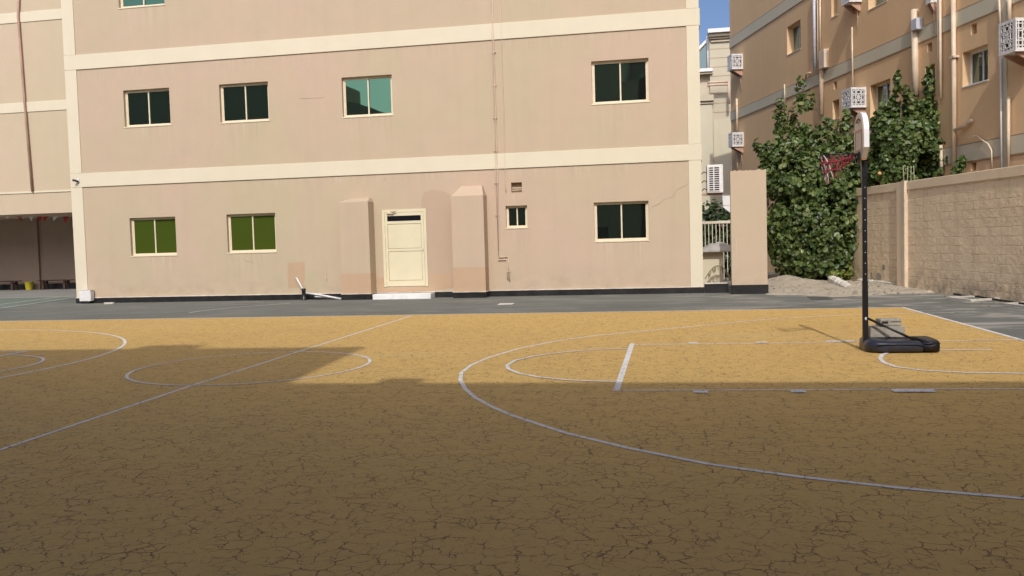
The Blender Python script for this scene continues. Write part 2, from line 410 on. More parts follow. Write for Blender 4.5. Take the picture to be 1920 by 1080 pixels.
mark('halfway_line', lambda b: strip(b, [XY(772, 592.5), XY(550, 663.2), XY(350, 727), XY(0, 845), XY(-330, 955)], .045))
mark('centre_circle', lambda b: strip(b, arc(HALF, CC, 1.585, 0, 2*PI), .042, ZL+.002))
def arc3(b):
    strip(b, [XY(1790, 587.0), XY(1690, 588.5), XY(1560, 592), XY(1440, 599), XY(1320, 610.5), XY(1220, 620), XY(1120, 629.5), XY(1040, 640.5), XY(970, 655), XY(915, 671.5), XY(882, 686),
              XY(865, 700), XY(863, 713), XY(872, 730), XY(890, 746), XY(925, 765), XY(960, 780), XY(1060, 813), XY(1180, 842), XY(1330, 872), XY(1500, 896), XY(1700, 918), XY(1920, 936.5), XY(2300, 955)], .048)
mark('three_point_arc', arc3)
lx = 2*HALF-(BASE-1.683)
mark('three_point_arc_west', lambda b: strip(b, [(LEFTB+.05, CC+5.93)]+arc(lx, CC+.05, 5.9, PI/2, -PI/2, 80)+[(LEFTB+.05, CC-5.9)], .052))
def lane(b):
    strip(b, [XY(1187.5, 647), XY(1920, 637.8)], .045); strip(b, [XY(1155, 732.8), XY(1500, 732), XY(1930, 730)], .04)
    strip(b, [XY(1185.5, 645), XY(1155.5, 734)], .07, ZL+.002)
mark('free_throw_lane', lane)
mark('free_throw_circle', lambda b: strip(b, [XY(1180, 655.3), XY(1120, 656.5), XY(1060, 661), XY(1000, 669), XY(965, 677.5), XY(951, 686), XY(953, 693), XY(972, 701), XY(1010, 708.5), XY(1065, 714), XY(1120, 716.5), XY(1158, 717)], .05, ZL+.004))
def lane2(b):
    fx = 2*HALF-(-.446)
    strip(b, [(fx, lF), (LEFTB+.05, lF)], .045); strip(b, [(fx, lN), (LEFTB+.05, lN)], .045); strip(b, [(fx, lN-.04), (fx, lF+.04)], .08, ZL+.002)
    strip(b, arc(fx, CC, 1.45, PI/2, -PI/2, 40), .05, ZL+.004)
mark('free_throw_lane_west', lane2)
def tick(b, u0, u1, v0, h, w=None):
    p, q = XY(u0, v0), XY(u1, v0)
    b.quad((p[0], p[1], ZL+.006), (q[0], q[1], ZL+.006), (q[0], q[1]+h, ZL+.006), (p[0], p[1]+h, ZL+.006))
def ticks(b):
    for u0, u1, v0, h in ((1300, 1328, 738.5, .12), (1484, 1513, 738, .12), (1676, 1757, 737, .14), (1291, 1309, 645.5, .13), (1418, 1439, 644.2, .13), (1551, 1605, 642.2, .13)): tick(b, u0, u1, v0, h)
mark('lane_block_mark', ticks)
mark('restricted_arc', lambda b: strip(b, [XY(1860, 656.6), XY(1720, 658), XY(1672, 660), XY(1655, 666), XY(1650, 673), XY(1657, 681), XY(1680, 689), XY(1730, 695.5), XY(1800, 699.5), XY(1930, 701.5)], .055, ZL+.002))
def asph_marks(b):
    strip(b, [XY(355, 586.5), XY(375, 583.5), XY(430, 577.5), XY(545, 568.5)], .05, .004)
    p = [XY(932, 571.8), XY(960, 571), XY(965, 568.3), XY(937, 569)]
    b.quad(*[(x, y, .004) for x, y in p])
mark('asphalt_paint_mark', asph_marks)

# ------------------------------------------------------------------ main school building
FA = Frame((0, 25.935, 0), math.atan(-.0292))
HZ = 12.9
def stain_plaster(m, rects, zbase):
    nt = m.node_tree; b = nt.nodes['Principled BSDF']; src = b.inputs['Base Color'].links[0].from_socket
    sep = nt.nodes.new('ShaderNodeSeparateXYZ'); L(nt, nt.nodes.new('ShaderNodeTexCoord').outputs['Object'], sep.inputs[0])
    def mr(sock, a, b_, c=0.0, d=1.0):
        n = nt.nodes.new('ShaderNodeMapRange'); n.clamp = True; L(nt, sock, n.inputs[0])
        for k, v in zip((1, 2, 3, 4), (a, b_, c, d)): n.inputs[k].default_value = v
        return n.outputs[0]
    def mul(a, b_):
        n = nt.nodes.new('ShaderNodeMath'); n.operation = 'MULTIPLY'; L(nt, a, n.inputs[0])
        if isinstance(b_, float): n.inputs[1].default_value = b_
        else: L(nt, b_, n.inputs[1])
        return n.outputs[0]
    tot = None
    for x0, x1, z0, lng in rects:            # run-off below each sill, and below the lower edges of the bands
        f = mul(mul(mr(sep.outputs[0], x0-.05, x0+.12), mr(sep.outputs[0], x1+.05, x1-.12)), mul(mr(sep.outputs[2], z0-lng, z0), mr(sep.outputs[2], z0+.02, z0)))
        if tot is None: tot = f
        else:
            n = nt.nodes.new('ShaderNodeMath'); n.operation = 'MAXIMUM'; L(nt, tot, n.inputs[0]); L(nt, f, n.inputs[1]); tot = n.outputs[0]
    st = mul(ramp(nt, nz(nt, coords(nt, (7, 7, .4)), 1, 5, .7), [(.48, 0), (.70, 1)]), ramp(nt, nz(nt, coords(nt, (.7, .7, .5)), 1, 3, .6), [(.40, 0), (.62, 1)]))
    col = mixc(nt, mul(mul(tot, st), .32), src, (.27, .20, .145))
    st2 = ramp(nt, nz(nt, coords(nt, (6, 6, .3)), 1.3, 3, .6), [(.52, 0), (.7, 1)])
    col = mixc(nt, mul(mul(tot, st2), .22), col, (.66, .57, .46))
    dirt = mul(mr(sep.outputs[2], zbase+.75, zbase), ramp(nt, nz(nt, coords(nt, (1, 1, 1.6)), 2.1, 6, .72), [(.46, 0), (.70, 1)]))
    col = mixc(nt, mul(dirt, .42), col, (.30, .235, .175))
    L(nt, col, b.inputs['Base Color'])
school = thing('school_building', 'big tan school block with cream bands, sliding windows and a cream door', 'building', FA.o, FA.a)
XL = FA.hit(139, 440)[0]; XR = FA.hit(1316.5, 440)[0]
PLW = (FA.hit(160, 440)[0]-XL); PRW = XR-FA.hit(1293.5, 440)[0]
R = FA.rect
wins = [('dark', R((230,170),(317,164),(235,239),(320,233))), ('dark', R((410,158),(502,153),(414,231),(505,225))),
        ('dark', R((640,145),(735,140),(643,220),(736,215))), ('dark', R((1108,115),(1216,108.5),(1111,195),(1217,190))),
        ('green', R((242,409),(328,406),(247,481),(332,477))), ('green', R((424,402),(515,399),(428,475),(519,471))),
        ('dark', R((948,387),(988,384),(949,428),(989,426))), ('dark', R((1113,380),(1216,376),(1115,453),(1217,450)))]
w9 = R((220,-62),(305,-68),(222,14),(309,10)); wins.append(('dark', w9))
vent = R((958,343),(978,341),(959,361),(979,360))
dr = R((715,394),(798,391),(722,539),(804,536))
holes = [w[1] for w in wins]+[vent]
DEP = 9.0
b = MB(); b.wall(XL, XR, 0, HZ, holes, 0, .2)
b.quad((XL,0,0),(XL,DEP,0),(XL,DEP,HZ),(XL,0,HZ)); b.quad((XR,0,0),(XR,0,HZ),(XR,DEP,HZ),(XR,DEP,0))
b.quad((XL,DEP,0),(XR,DEP,0),(XR,DEP,HZ),(XL,DEP,HZ)); b.quad((XL,0,HZ),(XR,0,HZ),(XR,DEP,HZ),(XL,DEP,HZ))
b.build('wall', M['plaster'], school)
def bandz(pts_t, pts_b):
    return sum(FA.hit(*p)[1] for p in pts_b)/len(pts_b), sum(FA.hit(*p)[1] for p in pts_t)/len(pts_t)
zb1 = bandz([(150,103),(700,61.5),(1295,16)], [(150,131),(700,93),(1290,46.5)])
zb2 = bandz([(155,325),(700,298),(1310,271)], [(160,351),(700,326),(1310,301.5)])
zb3 = (zb1[0]+3.8, zb1[1]+3.8)
for za, zb in (zb1, zb2, zb3):
    q = MB().box(XL-.012, XR+.012, -.036, .0, za, zb, .006, 1); q.box(XR, XR+.036, 0, DEP, za, zb)
    q.build('band', M['cream'], school)
stain_plaster(M['plaster'], [(w[1][0], w[1][1], w[1][2]-.02, 1.0) for w in wins]+[(vent[0], vent[1], vent[2], .5), (XL, XR, zb1[0], .45), (XL+6, XR, zb2[0], .4)], .17)
# thin dark shadow-gap grooves edging the bands
g = MB()
for za, zb in (zb1, zb2):
    for z in (za-.012, zb+.002): g.box(XL+PLW+.002, XR-PRW-.002, -.006, .0, z, z+.012)
g.build('groove', M['jamb'], school)
for x0, x1 in ((XL-.01, XL+PLW), (XR-PRW, XR+.01)):
    q = MB()
    for za, zb in ((.17, zb2[0]-.004), (zb2[1]+.004, zb1[0]-.004), (zb1[1]+.004, zb3[0]-.004)): q.box(x0, x1, -.03, 0, za, zb, .005, 1)
    q.build('corner_pier', M['cream'], school)
# plinth with its pale ledge
zp = .17
xs_door = R((698,552),(806,550),(699,563),(809,561), -.55)
P1 = R((636,380),(692,377),(641,560),(694,560), -.5); P2 = R((846.5,368),(905,366),(850,556),(912,556), -.5)
pl = MB(); ld = MB()
for a, c in ((XL-.03, P1[0]-.004), (P1[1]+.004, dr[0]-.03), (dr[1]+.02, P2[0]-.004), (P2[1]+.004, XR+.03)):
    if a == P1[1]+.004: continue
    pl.box(a, c, -.045, 0, -.02, zp); ld.box(a, c, -.055, 0, zp, zp+.018)
pl.box(P1[1]+.03, dr[1]+.02, -.045, 0, -.02, zp-.002); ld.box(P1[1]+.03, dr[1]+.02, -.055, 0, zp-.002, zp+.016)
pl.build('plinth', M['plinth'], school); ld.build('plinth_ledge', M['ledge'], school)

def window(parent, rc, style, dep=.11, m_frame=None, kids=('dark',), pane_m=None, left_jamb=.05, mull=.5):
    x0, x1, z0, z1 = rc; m_frame = m_frame or M['alu']
    fw = min(.05, (x1-x0)*.07); y = dep
    b = MB()
    b.box(x0, x0+fw, y, y+.07, z0, z1); b.box(x1-fw, x1, y, y+.07, z0, z1)
    b.box(x0+fw, x1-fw, y, y+.07, z1-fw, z1); b.box(x0+fw, x1-fw, y-.02, y+.07, z0, z0+fw)
    xm = x0+(x1-x0)*mull; sw = fw*.8
    ix0, ix1, iz0, iz1 = x0+fw, x1-fw, z0+fw, z1-fw
    for sx0, sx1, sy in ((ix0, xm+sw/2, y+.012), (xm-sw/2, ix1, y+.038)):         # two sliding sashes, one behind the other
        b.box(sx0, sx0+sw*.7, sy, sy+.022, iz0, iz1); b.box(sx1-sw, sx1, sy, sy+.022, iz0, iz1)
        b.box(sx0+sw*.7, sx1-sw, sy, sy+.022, iz0, iz0+sw*.6); b.box(sx0+sw*.7, sx1-sw, sy, sy+.022, iz1-sw*.6, iz1)
    o = b.build('window', m_frame, parent)
    p = MB(); p.box(ix0+.005, xm, y+.02, y+.026, iz0+.005, iz1-.005); p.box(xm-sw/2+.004, ix1-.005, y+.046, y+.052, iz0+.005, iz1-.005)
    p.build('pane', pane_m, o)
    s = MB(); s.box(x0-.02, x1+.02, -.018, y-.021, z0-.03, z0+.004, .004, 1)
    s.build('sill', m_frame, o)
    bk = MB(); bk.box(x0, x1, y+.075, y+.09, z0, z1); bk.build('backing', M['dark'], o)
    return o
for k, (st, rc) in enumerate(wins):
    window(school, rc, st, pane_m=M['glass_green'] if st == 'green' else M['glass_dark'])
v = MB(); x0, x1, z0, z1 = vent
v.box(x0, x1, .16, .2, z0, z1); v.build('vent_opening', M['jamb'], school)
v = MB()
for z in (z0+.06, z0+.13): v.box(x0+.01, x1-.01, .06, .10, z, z+.02)
v.build('vent_slat', M['pipe'], school)
# two plaster buttresses beside the door, each on its black foot
def buttress(P, cap, low_z, name='buttress'):
    x0, x1, z0, z1 = P; z0 = .17
    b = MB(); b.box(x0, x1, -.5, -.0, z0+.018, z1)
    t = [(x0, -.5, z1), (x1, -.5, z1), (x1, 0, z1), (x0, 0, z1)]
    u0, u1, zt, yt = cap
    q = [(u0, yt, zt), (u1, yt, zt), (u1, 0, zt+.01), (u0, 0, zt+.01)]
    for i in range(4): b.quad(t[i], t[(i+1) % 4], q[(i+1) % 4], q[i])
    b.quad(*q)
    o = b.build(name, M['plaster'], school)
    f = MB(); f.box(x0-.015, x1+.015, -.53, -.005, -.02, .17); f.build('buttress_foot', M['plinth'], o)
    l = MB(); l.box(x0-.022, x1+.022, -.54, -.006, .17, .188); l.build('foot_ledge', M['ledge'], o)
    w = MB(); w.box(x0-.003, x1+.003, -.504, -.06, .19, low_z); w.build('repainted_base', M['patch_low'], o)
    return o
c1 = FA.hit(654, 371, -.2); c1b = FA.hit(690, 369, -.2)
buttress(P1, (P1[0]+.28, P1[1]-.06, P1[3]+.12, -.2), FA.hit(665, 513, -.5)[1])
c2 = FA.hit(862, 349, -.2); c2b = FA.hit(896, 348, -.2)
buttress(P2, (P2[0]+.24, P2[1]-.10, P2[3]+.30, -.18), FA.hit(880, 501, -.5)[1])
# the door
x0, x1, z0, z1 = dr
d = MB(); fw = .085
d.box(x0, x0+fw, -.03, .0, z0, z1, .006, 1); d.box(x1-fw, x1, -.03, .0, z0, z1, .006, 1); d.box(x0+fw, x1-fw, -.028, .0, z1-fw, z1)
fr = d.build('door_frame', M['door'], school)
d = MB(); a0, a1 = x0+fw+.006, x1-fw-.006; h = z1-z0
zt0 = z1-fw-.006; st = .075
d.box(a0, a0+st, -.022, -.001, z0+.02, zt0); d.box(a1-st, a1, -.022, -.001, z0+.02, zt0)
for zc, hh in ((z0+.02, .17), (z0+h*.462, .075), (z0+h*.815, .085), (zt0-.10, .10)): d.box(a0+st, a1-st, -.021, -.001, zc, zc+hh)
door = d.build('door', M['door'], school)
for za, zb in ((z0+.19, z0+h*.462), (z0+h*.462+.075, z0+h*.815)):
    p = MB(); p.box(a0+st+.012, a1-st-.012, -.014, -.0005, za+.012, zb-.016, .004, 1); p.build('door_panel', M['door'], door)
p = MB(); p.box(a0+st, a1-st, -.006, -.0002, z0+.18, z0+h*.82); p.build('panel_gasket', M['jamb'], door)
p = MB(); p.box(a0+st, a1-st, -.009, -.0002, z0+h*.815+.086, zt0-.101); p.build('transom_glass', M['glass_black'], door)
p = MB(); p.tube([(a1-.035, -.022, z0+h*.46), (a1-.035, -.06, z0+h*.46), (a1-.035, -.062, z0+h*.5)], .01); p.build('handle', M['pipe_grey'], door)
for zf in (.06, .33, .64, .8): MB().box(x0+fw-.02, x0+fw+.012, -.036, -.023, z0+h*zf, z0+h*zf+.09).build('hinge', M['alu'], door)
p = MB(); p.box(a0+.08, a0+.30, -.07, -.022, z1-fw-.055, z1-fw-.0, .008, 1); p.tube([(a0+.24, -.06, z1-fw-.01), (a0+.40, -.11, z1-fw+.03), (a0+.2, -.05, z1-fw+.03)], .010)
p.build('door_closer', M['pipe'], door)
# white tiled step
b = MB(); b.box(xs_door[0], xs_door[1], -.55, -.058, -.02, .155, .006, 1)
step = b.build('doorstep', M['white'], school)
wd = (xs_door[1]-xs_door[0])
for k in range(1, 4): MB().box(xs_door[0]+wd*k/4-.003, xs_door[0]+wd*k/4+.003, -.5525, -.54, 0, .15).build('tile_joint', M['ledge'], step)
# paint patches on the facade
def blob(pts_px, name, m, off=-.004):
    pts = [FA.hit(*p, 0) for p in pts_px]
    b = MB(); b.prism(pts, 'y', off, -.0005); return b.build(name, m, school)
blob([(540,493),(571,491),(571.5,516),(570,538),(541,540),(539,515)], 'paint_patch', M['patch_low'])
blob([(791,391),(790,376),(795,361),(808,356),(822,357),(838,361),(846,366),(848,430),(849,470),(848,528),(806,530),(803,500),(800,420),(799,391)], 'paint_patch', M['patch'])
blob([(707,520),(719,520),(720.5,541),(805.5,538),(805,516),(849,512),(850,538),(806,545),(709,548)], 'paint_patch', M['patch_low'], -.007)
# hair cracks in the render of the right bay
def crackline(pts_px, w=.012):
    pts = [FA.hit(*p) for p in pts_px]; b = MB()
    b.tube([(x, -.001, z) for x, z in pts], w/2, 4); b.build('wall_crack', M['patch'], school)
crackline([(1222,388),(1238,381),(1244,374),(1262,369),(1268,356),(1284,349),(1290,344)])
crackline([(563,185),(590,184),(607,183)]); crackline([(722,328),(722.5,338)], .02)
crackline([(455,483),(462,490),(470,489),(475,494)]); crackline([(612,505),(613,528)])
# facade pipes
def fpipe(pts_px, r, m=None, off=-.03, name='service_pipe'):
    pts = [FA.hit(*p, off) for p in pts_px]
    b = MB(); b.tube([(x, off, z) for x, z in pts], r, 8)
    return b.build(name, m or M['pipe'], school)
pa = fpipe([(922,-60),(925.5,90),(929,200),(932.5,320),(936,483),(953,481.5),(954.5,502),(955.5,527)], .017)
fpipe([(919,-60),(922.5,90),(926,200),(929.5,330),(935,478)], .011)
fpipe([(934,488),(950,487),(951.5,503),(952,524)], .016)
fpipe([(937,-60),(940.5,90),(944,200),(948,352),(949,360)], .010)
for v_ in (98, 160, 221, 283, 343, 403, 509):
    x, z = FA.hit(927.5+(v_-150)*.022 if v_ < 490 else 954, v_, -.03); MB().box(x-.07, x+.045, -.05, -.0, z-.012, z+.012).build('pipe_clip', M['pipe'], school)
# junction box, stack of small things at the left corner of the block
x0, z0 = FA.hit(151, 566, -.2); x1, z1 = FA.hit(171, 544, -.2)
jb = thing('junction_box', 'white metal junction box on a black foot at the left corner of the school block', 'junction box', FA.world((x0+x1)/2, -.16, 0), FA.a)
w_ = (x1-x0)/2
MB().box(-w_, w_, -.09, .09, z0+.02, z1, .012).build('box_body', M['white_plastic'], jb)
MB().box(-w_-.008, w_+.008, -.1, .1, z1, z1+.012, .004, 1).build('box_lid', M['white_plastic'], jb)
MB().box(-w_*.7, w_*.7, -.07, .08, -.01, z0+.02).build('foot', M['plinth'], jb)
c = cctv = thing('security_camera', 'small dark security camera on the cream corner pier', 'camera', FA.world(*[FA.hit(147,340,-.04)[0], -.038, FA.hit(147,340,-.04)[1]]), FA.a)
MB().box(-.06, .06, -.03, .005, -.02, .15, .008, 1).build('mount', M['white_plastic'], c)
MB().tube([(0, -.02, .04), (0, -.10, -.02), (-.02, -.12, -.05)], .022).build('arm', M['metal_dark'], c)
MB().tube([(.03, -.06, -.02), (-.05, -.16, .02), (-.12, -.26, .05)], [.05, .055, .06], 14).build('camera_body', M['metal_dark'], c)
MB().tube([(-.12, -.26, .05), (-.135, -.28, .056)], [.062, .05], 14).build('lens_hood', M['dark'], c)
cctv.scale = (.62, .62, .62)
# broken white water pipe with its black stub
wp = thing('drain_pipe_end', 'white pipe coming out of the wall and lying beside a short black bollard', 'pipe', FA.world(FA.hit(570,560,-.3)[0], -.3, 0), FA.a)
ox = FA.hit(570,560,-.3)[0]
def lp(u, v, y): x, z = FA.hit(u, v, y); return (x-ox, y+.3, z)
MB().tube([lp(555,521,.0), lp(557,523,-.08), lp(571,549,-.22)], .028, 10).build('wall_pipe', M['white_plastic'], wp)
MB().tube([lp(571,549,-.25), lp(600,553,-.32), (lp(640,560.5,-.35)[0], -.08, .028)], .03, 10).build('ground_pipe', M['white_plastic'], wp)
MB().tube([lp(590,556,-.3), (lp(641,556,-.2)[0], .1, .03)], .02, 10).build('thin_pipe', M['white_plastic'], wp)
MB().lathe([(.075, -.01), (.075, .03), (.06, .04), (.06, .30), (.068, .31), (.068, .36), (.03, .37)], 14).build('stub_post', M['plinth'], wp)

# ------------------------------------------------------------------ left wing, set back, with the open shelter under it
YW = 1.0
lo, hi = 6.0, 16.0
for _ in range(40):
    mid = (lo+hi)/2
    if FA.hit(60, 362, mid)[1] < 4.27: lo = mid
    else: hi = mid
YW = lo
WG = Frame(FA.world(0, YW, 0), FA.a)
wing = thing('school_wing', 'tan set-back wing of the school with a dark open shelter below', 'building', WG.o, WG.a)
wl, wr = WG.hit(-420, 200)[0], WG.hit(200, 200)[0]
wz = [WG.hit(60, y)[1] for y in (403-2, 362, 205.5, 186+1.5, 40-3, 21)]
zs_ = sum((WG.hit(0,403)[1], WG.hit(130,398.5)[1]))/2
zt_ = sum((WG.hit(0,363)[1], WG.hit(135,357.5)[1]))/2
zb2a = sum((WG.hit(0,213)[1], WG.hit(125,206)[1]))/2; zb2b = sum((WG.hit(0,194)[1], WG.hit(125,187)[1]))/2
zb3a = sum((WG.hit(0,45)[1], WG.hit(117,36)[1]))/2; zb3b = sum((WG.hit(0,25)[1], WG.hit(117,17)[1]))/2
b = MB(); b.box(wl, wr, 0, 9, zs_, 13.2); b.build('wall', M['wing_plaster'], wing)
for a_, c_ in ((zb2a, zb2b), (zb3a, zb3b)): MB().box(wl-.01, wr, -.03, 0, a_, c_, .005, 1).build('band', M['cream'], wing)
MB().box(wl-.01, wr, -.035, 0, zt_-.03, zt_+.04).build('trim', M['cream'], wing)
g = MB()
for z in (zb2a-.014, zb2b+.002, zb3a-.014, zb3b+.002): g.box(wl, wr-.02, -.006, 0, z, z+.012)
g.build('groove', M['jamb'], wing)
p = [WG.hit(u, v, -.08) for u, v in ((35,-20),(34,30),(46,190),(60.5,359))]
MB().tube([(x, -.08, z) for x, z in p], .05, 10).build('downpipe', M['pipe_brown'], wing)
YB = WG.hit(60, 545, 0)
# depth of the shelter: where its back wall meets the floor
gb = G(60, 546); yb = (gb-WG.o).dot(WG.y)
print('yb', yb, YW); yb = max(yb, 4.1)
MB().box(wl, wr, yb, yb+.2, 0, zs_).build('shelter_back_wall', M['shelter_wall'], wing)
MB().box(wl-.2, wl, 0, yb+.2, 0, zs_).build('shelter_side_wall', M['shelter_wall'], wing)
MB().box(wr-.0, wr+.2, 0, yb+.2, 0, zs_).build('shelter_side_wall', M['shelter_wall'], wing)
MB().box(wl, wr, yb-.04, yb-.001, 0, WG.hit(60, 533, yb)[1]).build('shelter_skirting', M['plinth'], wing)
MB().box(*(lambda a: (a-.16, a+.16))(WG.hit(69, 470, yb)[0]), yb-.12, yb-.041, 0, zs_-.002).build('shelter_column', M['shelter_wall'], wing)
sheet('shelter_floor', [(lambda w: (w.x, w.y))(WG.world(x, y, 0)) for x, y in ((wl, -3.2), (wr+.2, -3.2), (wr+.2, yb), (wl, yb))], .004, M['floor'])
gp = [G(-160,590), G(-60,566), G(88,556.5), G(60,567)]
def gs(u, v): p = G(u, v); return (p.x, p.y)
sheet('green_court', [gs(-200, 602), gs(0, 579), gs(146, 557), gs(0, 559.5), gs(-200, 563)], .009, M['green_court'])
def gl(b):
    strip(b, [gs(-200,602.5), gs(0,579), gs(146,557.2)], .07, .014); strip(b, [gs(-200,589), gs(0,571.5), gs(110,557.8)], .06, .014); strip(b, [gs(-150,561.5), gs(0,559), gs(146,556.6)], .08, .014)
b = MB(); gl(b); tag(b.build('green_court_line', M['white']), kind='structure')
# benches, bucket and bunting in the shelter
def bench(loc, rz, Lb, label):
    t = thing('bench', label, 'bench', loc, rz, 'benches along the shelter wall')
    s = MB()
    for k in range(3): s.box(-Lb/2, Lb/2, -.19+k*.13, -.07+k*.13, .41, .45, .006, 1)
    s.build('seat', M['wood'], t)
    for sx in (-1, 1):
        l = MB(); l.box(sx*(Lb/2-.28)-.05, sx*(Lb/2-.28)+.05, -.17, -.09, 0, .41); l.box(sx*(Lb/2-.28)-.05, sx*(Lb/2-.28)+.05, .09, .17, 0, .41)
        l.box(sx*(Lb/2-.28)-.04, sx*(Lb/2-.28)+.04, -.09, .09, .30, .37); l.build('leg', M['wood'], t)
    return t
yb_ = yb-.45
def wgp(u, v, y): x, z = WG.hit(u, v, y); return x
xa, xb = wgp(74, 525, yb_), wgp(134, 525, yb_)
bench(WG.world((xa+xb)/2, yb_, .004), WG.a, xb-xa, 'dark wooden bench in the shelter between the yellow bucket and the cream pier')
xb2 = wgp(36, 525, yb_)
bench(WG.world(xb2-(xb-xa)/2, yb_, .004), WG.a, xb-xa, 'dark wooden bench in the shelter left of the yellow bucket, cut by the photo edge')
bx = wgp(55, 540, yb-.5)
bk = thing('bucket', 'yellow plastic bucket on the shelter floor between two benches', 'bucket', WG.world(bx, yb-.5, .004), 0)
MB().lathe([(.15, 0), (.155, .01), (.195, .36), (.21, .37), (.21, .39), (.185, .39), (.15, .03)], 22).build('bucket_body', M['yellow'], bk)
MB().tube([(.2*math.cos(a), -.02-.10*math.sin(a), .36-.10*math.sin(a)) for a in [PI*k/10 for k in range(11)]], .006, 6).build('handle', M['metal_dark'], bk)
bn = thing('bunting', 'string of red and white pennants hung under the shelter ceiling', 'bunting', WG.world(0, .9, 0), WG.a)
pts = []
for u, v in ((-60,418),(0,409),(40,411),(75,406),(110,409),(134,404)): x, z = WG.hit(u, v, .9); pts.append((x, 0, z+.08))
MB().tube(pts, .008, 5).build('cord', M['white'], bn)
for k, (u, c_) in enumerate(((15,'w'),(36,'r'),(58,'w'),(74,'r'),(86,'r'),(103,'w'),(124,'r'))):
    x, z = WG.hit(u, 409, .9); z += .07
    s = (-.05, .08, .02, -.03, -.1, -.09, -.06)[k]; hh = (.10,.2,.2,.27,.22,.2,.3)[k]
    f = MB(); f.prism([(x-.13, z), (x+.13, z), (x+s, z-hh)], 'y', -.004+.02*(k % 2), .004+.02*(k % 2))
    f.build('pennant', M['red' if c_ == 'r' else 'white'], bn)

# ------------------------------------------------------------------ gate side passage right of the block
PZ = -1.0                                                   # pier stands a little in front of the facade line
PF = Frame((0, G(1404, 551).y, 0), FA.a)
px0, px1 = PF.hit(1371, 440)[0], PF.hit(1438, 440)[0]
pz0, pz1 = PF.hit(1405, 534)[1], PF.hit(1405, 318)[1]
pier = thing('wall_pier', 'tall tan wall stub with a rough broken top on a black foot', 'wall', PF.world((px0+px1)/2, 0, 0), PF.a)
hw = (px1-px0)/2
b = MB()
n = 16; top = [(-hw+2*hw*k/n, pz1+random.uniform(-.03, .02)) for k in range(n+1)]
b.prism([(hw, pz0), (hw+.0, pz0+.3)]+top[::-1]+[(-hw, pz0)], 'y', 0, .28)
b.build('pier_body', M['plaster'], pier)
MB().box(-hw-.02, hw+.02, -.03, .31, -.03, pz0-.0).build('foot', M['plinth'], pier)
lw = thing('low_wall', 'knee-low black kerb wall with a pale ledge between school block and pier', 'wall', FA.world(XR, 0, 0), FA.a)
xe = px0-XR
MB().box(.04, xe-.03, -.05, .22, -.02, .26).build('kerb_face', M['plinth'], lw)
MB().box(.04, xe-.03, -.06, .23, .26, .285).build('ledge', M['ledge'], lw)
# cream tank wall with a grey tarp heap on it
tl = Frame(FA.world(0, 1.6, 0), FA.a)
x0, z1 = tl.hit(1317, 473); x1, z0 = tl.hit(1357, 530)
tw = thing('tank_wall', 'short pale cream wall in the passage with a grey tarp on top', 'wall', tl.world((x0+x1)/2-.1, 0, 0), tl.a)
b = MB(); b.box(-(x1-x0)/2-.1, (x1-x0)/2+.1, 0, .5, 0, z1, .02); b.build('wall_body', M['cream'], tw)
tp = thing('tarp', 'crumpled grey tarp lying on the cream wall in the passage', 'tarp', tl.world((x0+x1)/2, .1, z1), tl.a)
b = MB(); gx, gy = 26, 12; vs = []
for j in range(gy+1):
    row = []
    for i in range(gx+1):
        x = -.45+1.3*i/gx; y = -.35+.8*j/gy
        e = max(0, 1-abs((i/gx-.45)/.5)**1.6)*max(0, 1-abs((j/gy-.5)/.5)**2)
        z = .02+.27*e+.06*(noise.noise(Vector((x*5, y*5, 2)))) * (e+.3)
        row.append(b.bm.verts.new((x, y, max(.004, z) if e > 0.02 else .004)))
    vs.append(row)
for j in range(gy):
    for i in range(gx): b.bm.faces.new((vs[j][i], vs[j][i+1], vs[j+1][i+1], vs[j+1][i])).smooth = True
ob = b.build('tarp_sheet', M['cloth_grey'], tp); sm = ob.modifiers.new('s', 'SOLIDIFY'); sm.thickness = .01
# dry palm frond and litter against the cream wall
fp = thing('palm_frond', 'dry drooping palm frond in front of the cream wall in the passage', 'plant', tl.world((x0+x1)/2-.1, -.3, 0), tl.a)
b = MB(); spine = [(-.15+.75*t, -.05, .12+.62*math.sin(PI*(t*.75+.12))) for t in [k/14 for k in range(15)]]
b.tube(spine, .012, 5)
for p in spine[2:]:
    for s in (-1, 1):
        a = Vector(p); e = a+Vector((random.uniform(-.03, .06), s*.1, -.14-random.random()*.06)); w = Vector((.018, 0, .004))
        b.quad(a-w, a+w, e+w*.3, e-w*.3)
b.build('frond', M['palm'], fp)
b = MB()
for k in range(60):
    a = Vector((random.uniform(-.35, .55), random.uniform(-.12, .1), random.uniform(.02, .14))); s = random.uniform(.03, .07)
    d1 = Vector((random.uniform(-1, 1), random.uniform(-1, 1), random.uniform(-.4, .4)))*s; d2 = Vector((random.uniform(-1, 1), random.uniform(-1, 1), random.uniform(-.4, .4)))*s
    b.quad(a-d1, a-d2, a+d1, a+d2)
b.build('dead_leaves', M['palm'], fp)
# railing gate
rg = Frame(FA.world(0, 3.2, 0), FA.a)
x0, zr1 = rg.hit(1316, 415); x1, zr0 = rg.hit(1375, 532)
rail = thing('railing', 'cream metal railing with thin upright bars across the passage', 'railing', rg.world(x0, 0, 0), rg.a)
Lr = x1-x0+.5
MB().box(-.3, Lr, -.025, .025, zr1-.09, zr1, .006, 1).build('top_rail', M['rail'], rail)
MB().box(-.3, Lr, -.02, .02, .12, .17).build('bottom_rail', M['rail'], rail)
k = -.25
while k < Lr:
    MB().box(k-.011, k+.011, -.011, .011, .17, zr1-.09).build('bar', M['rail'], rail); k += .115
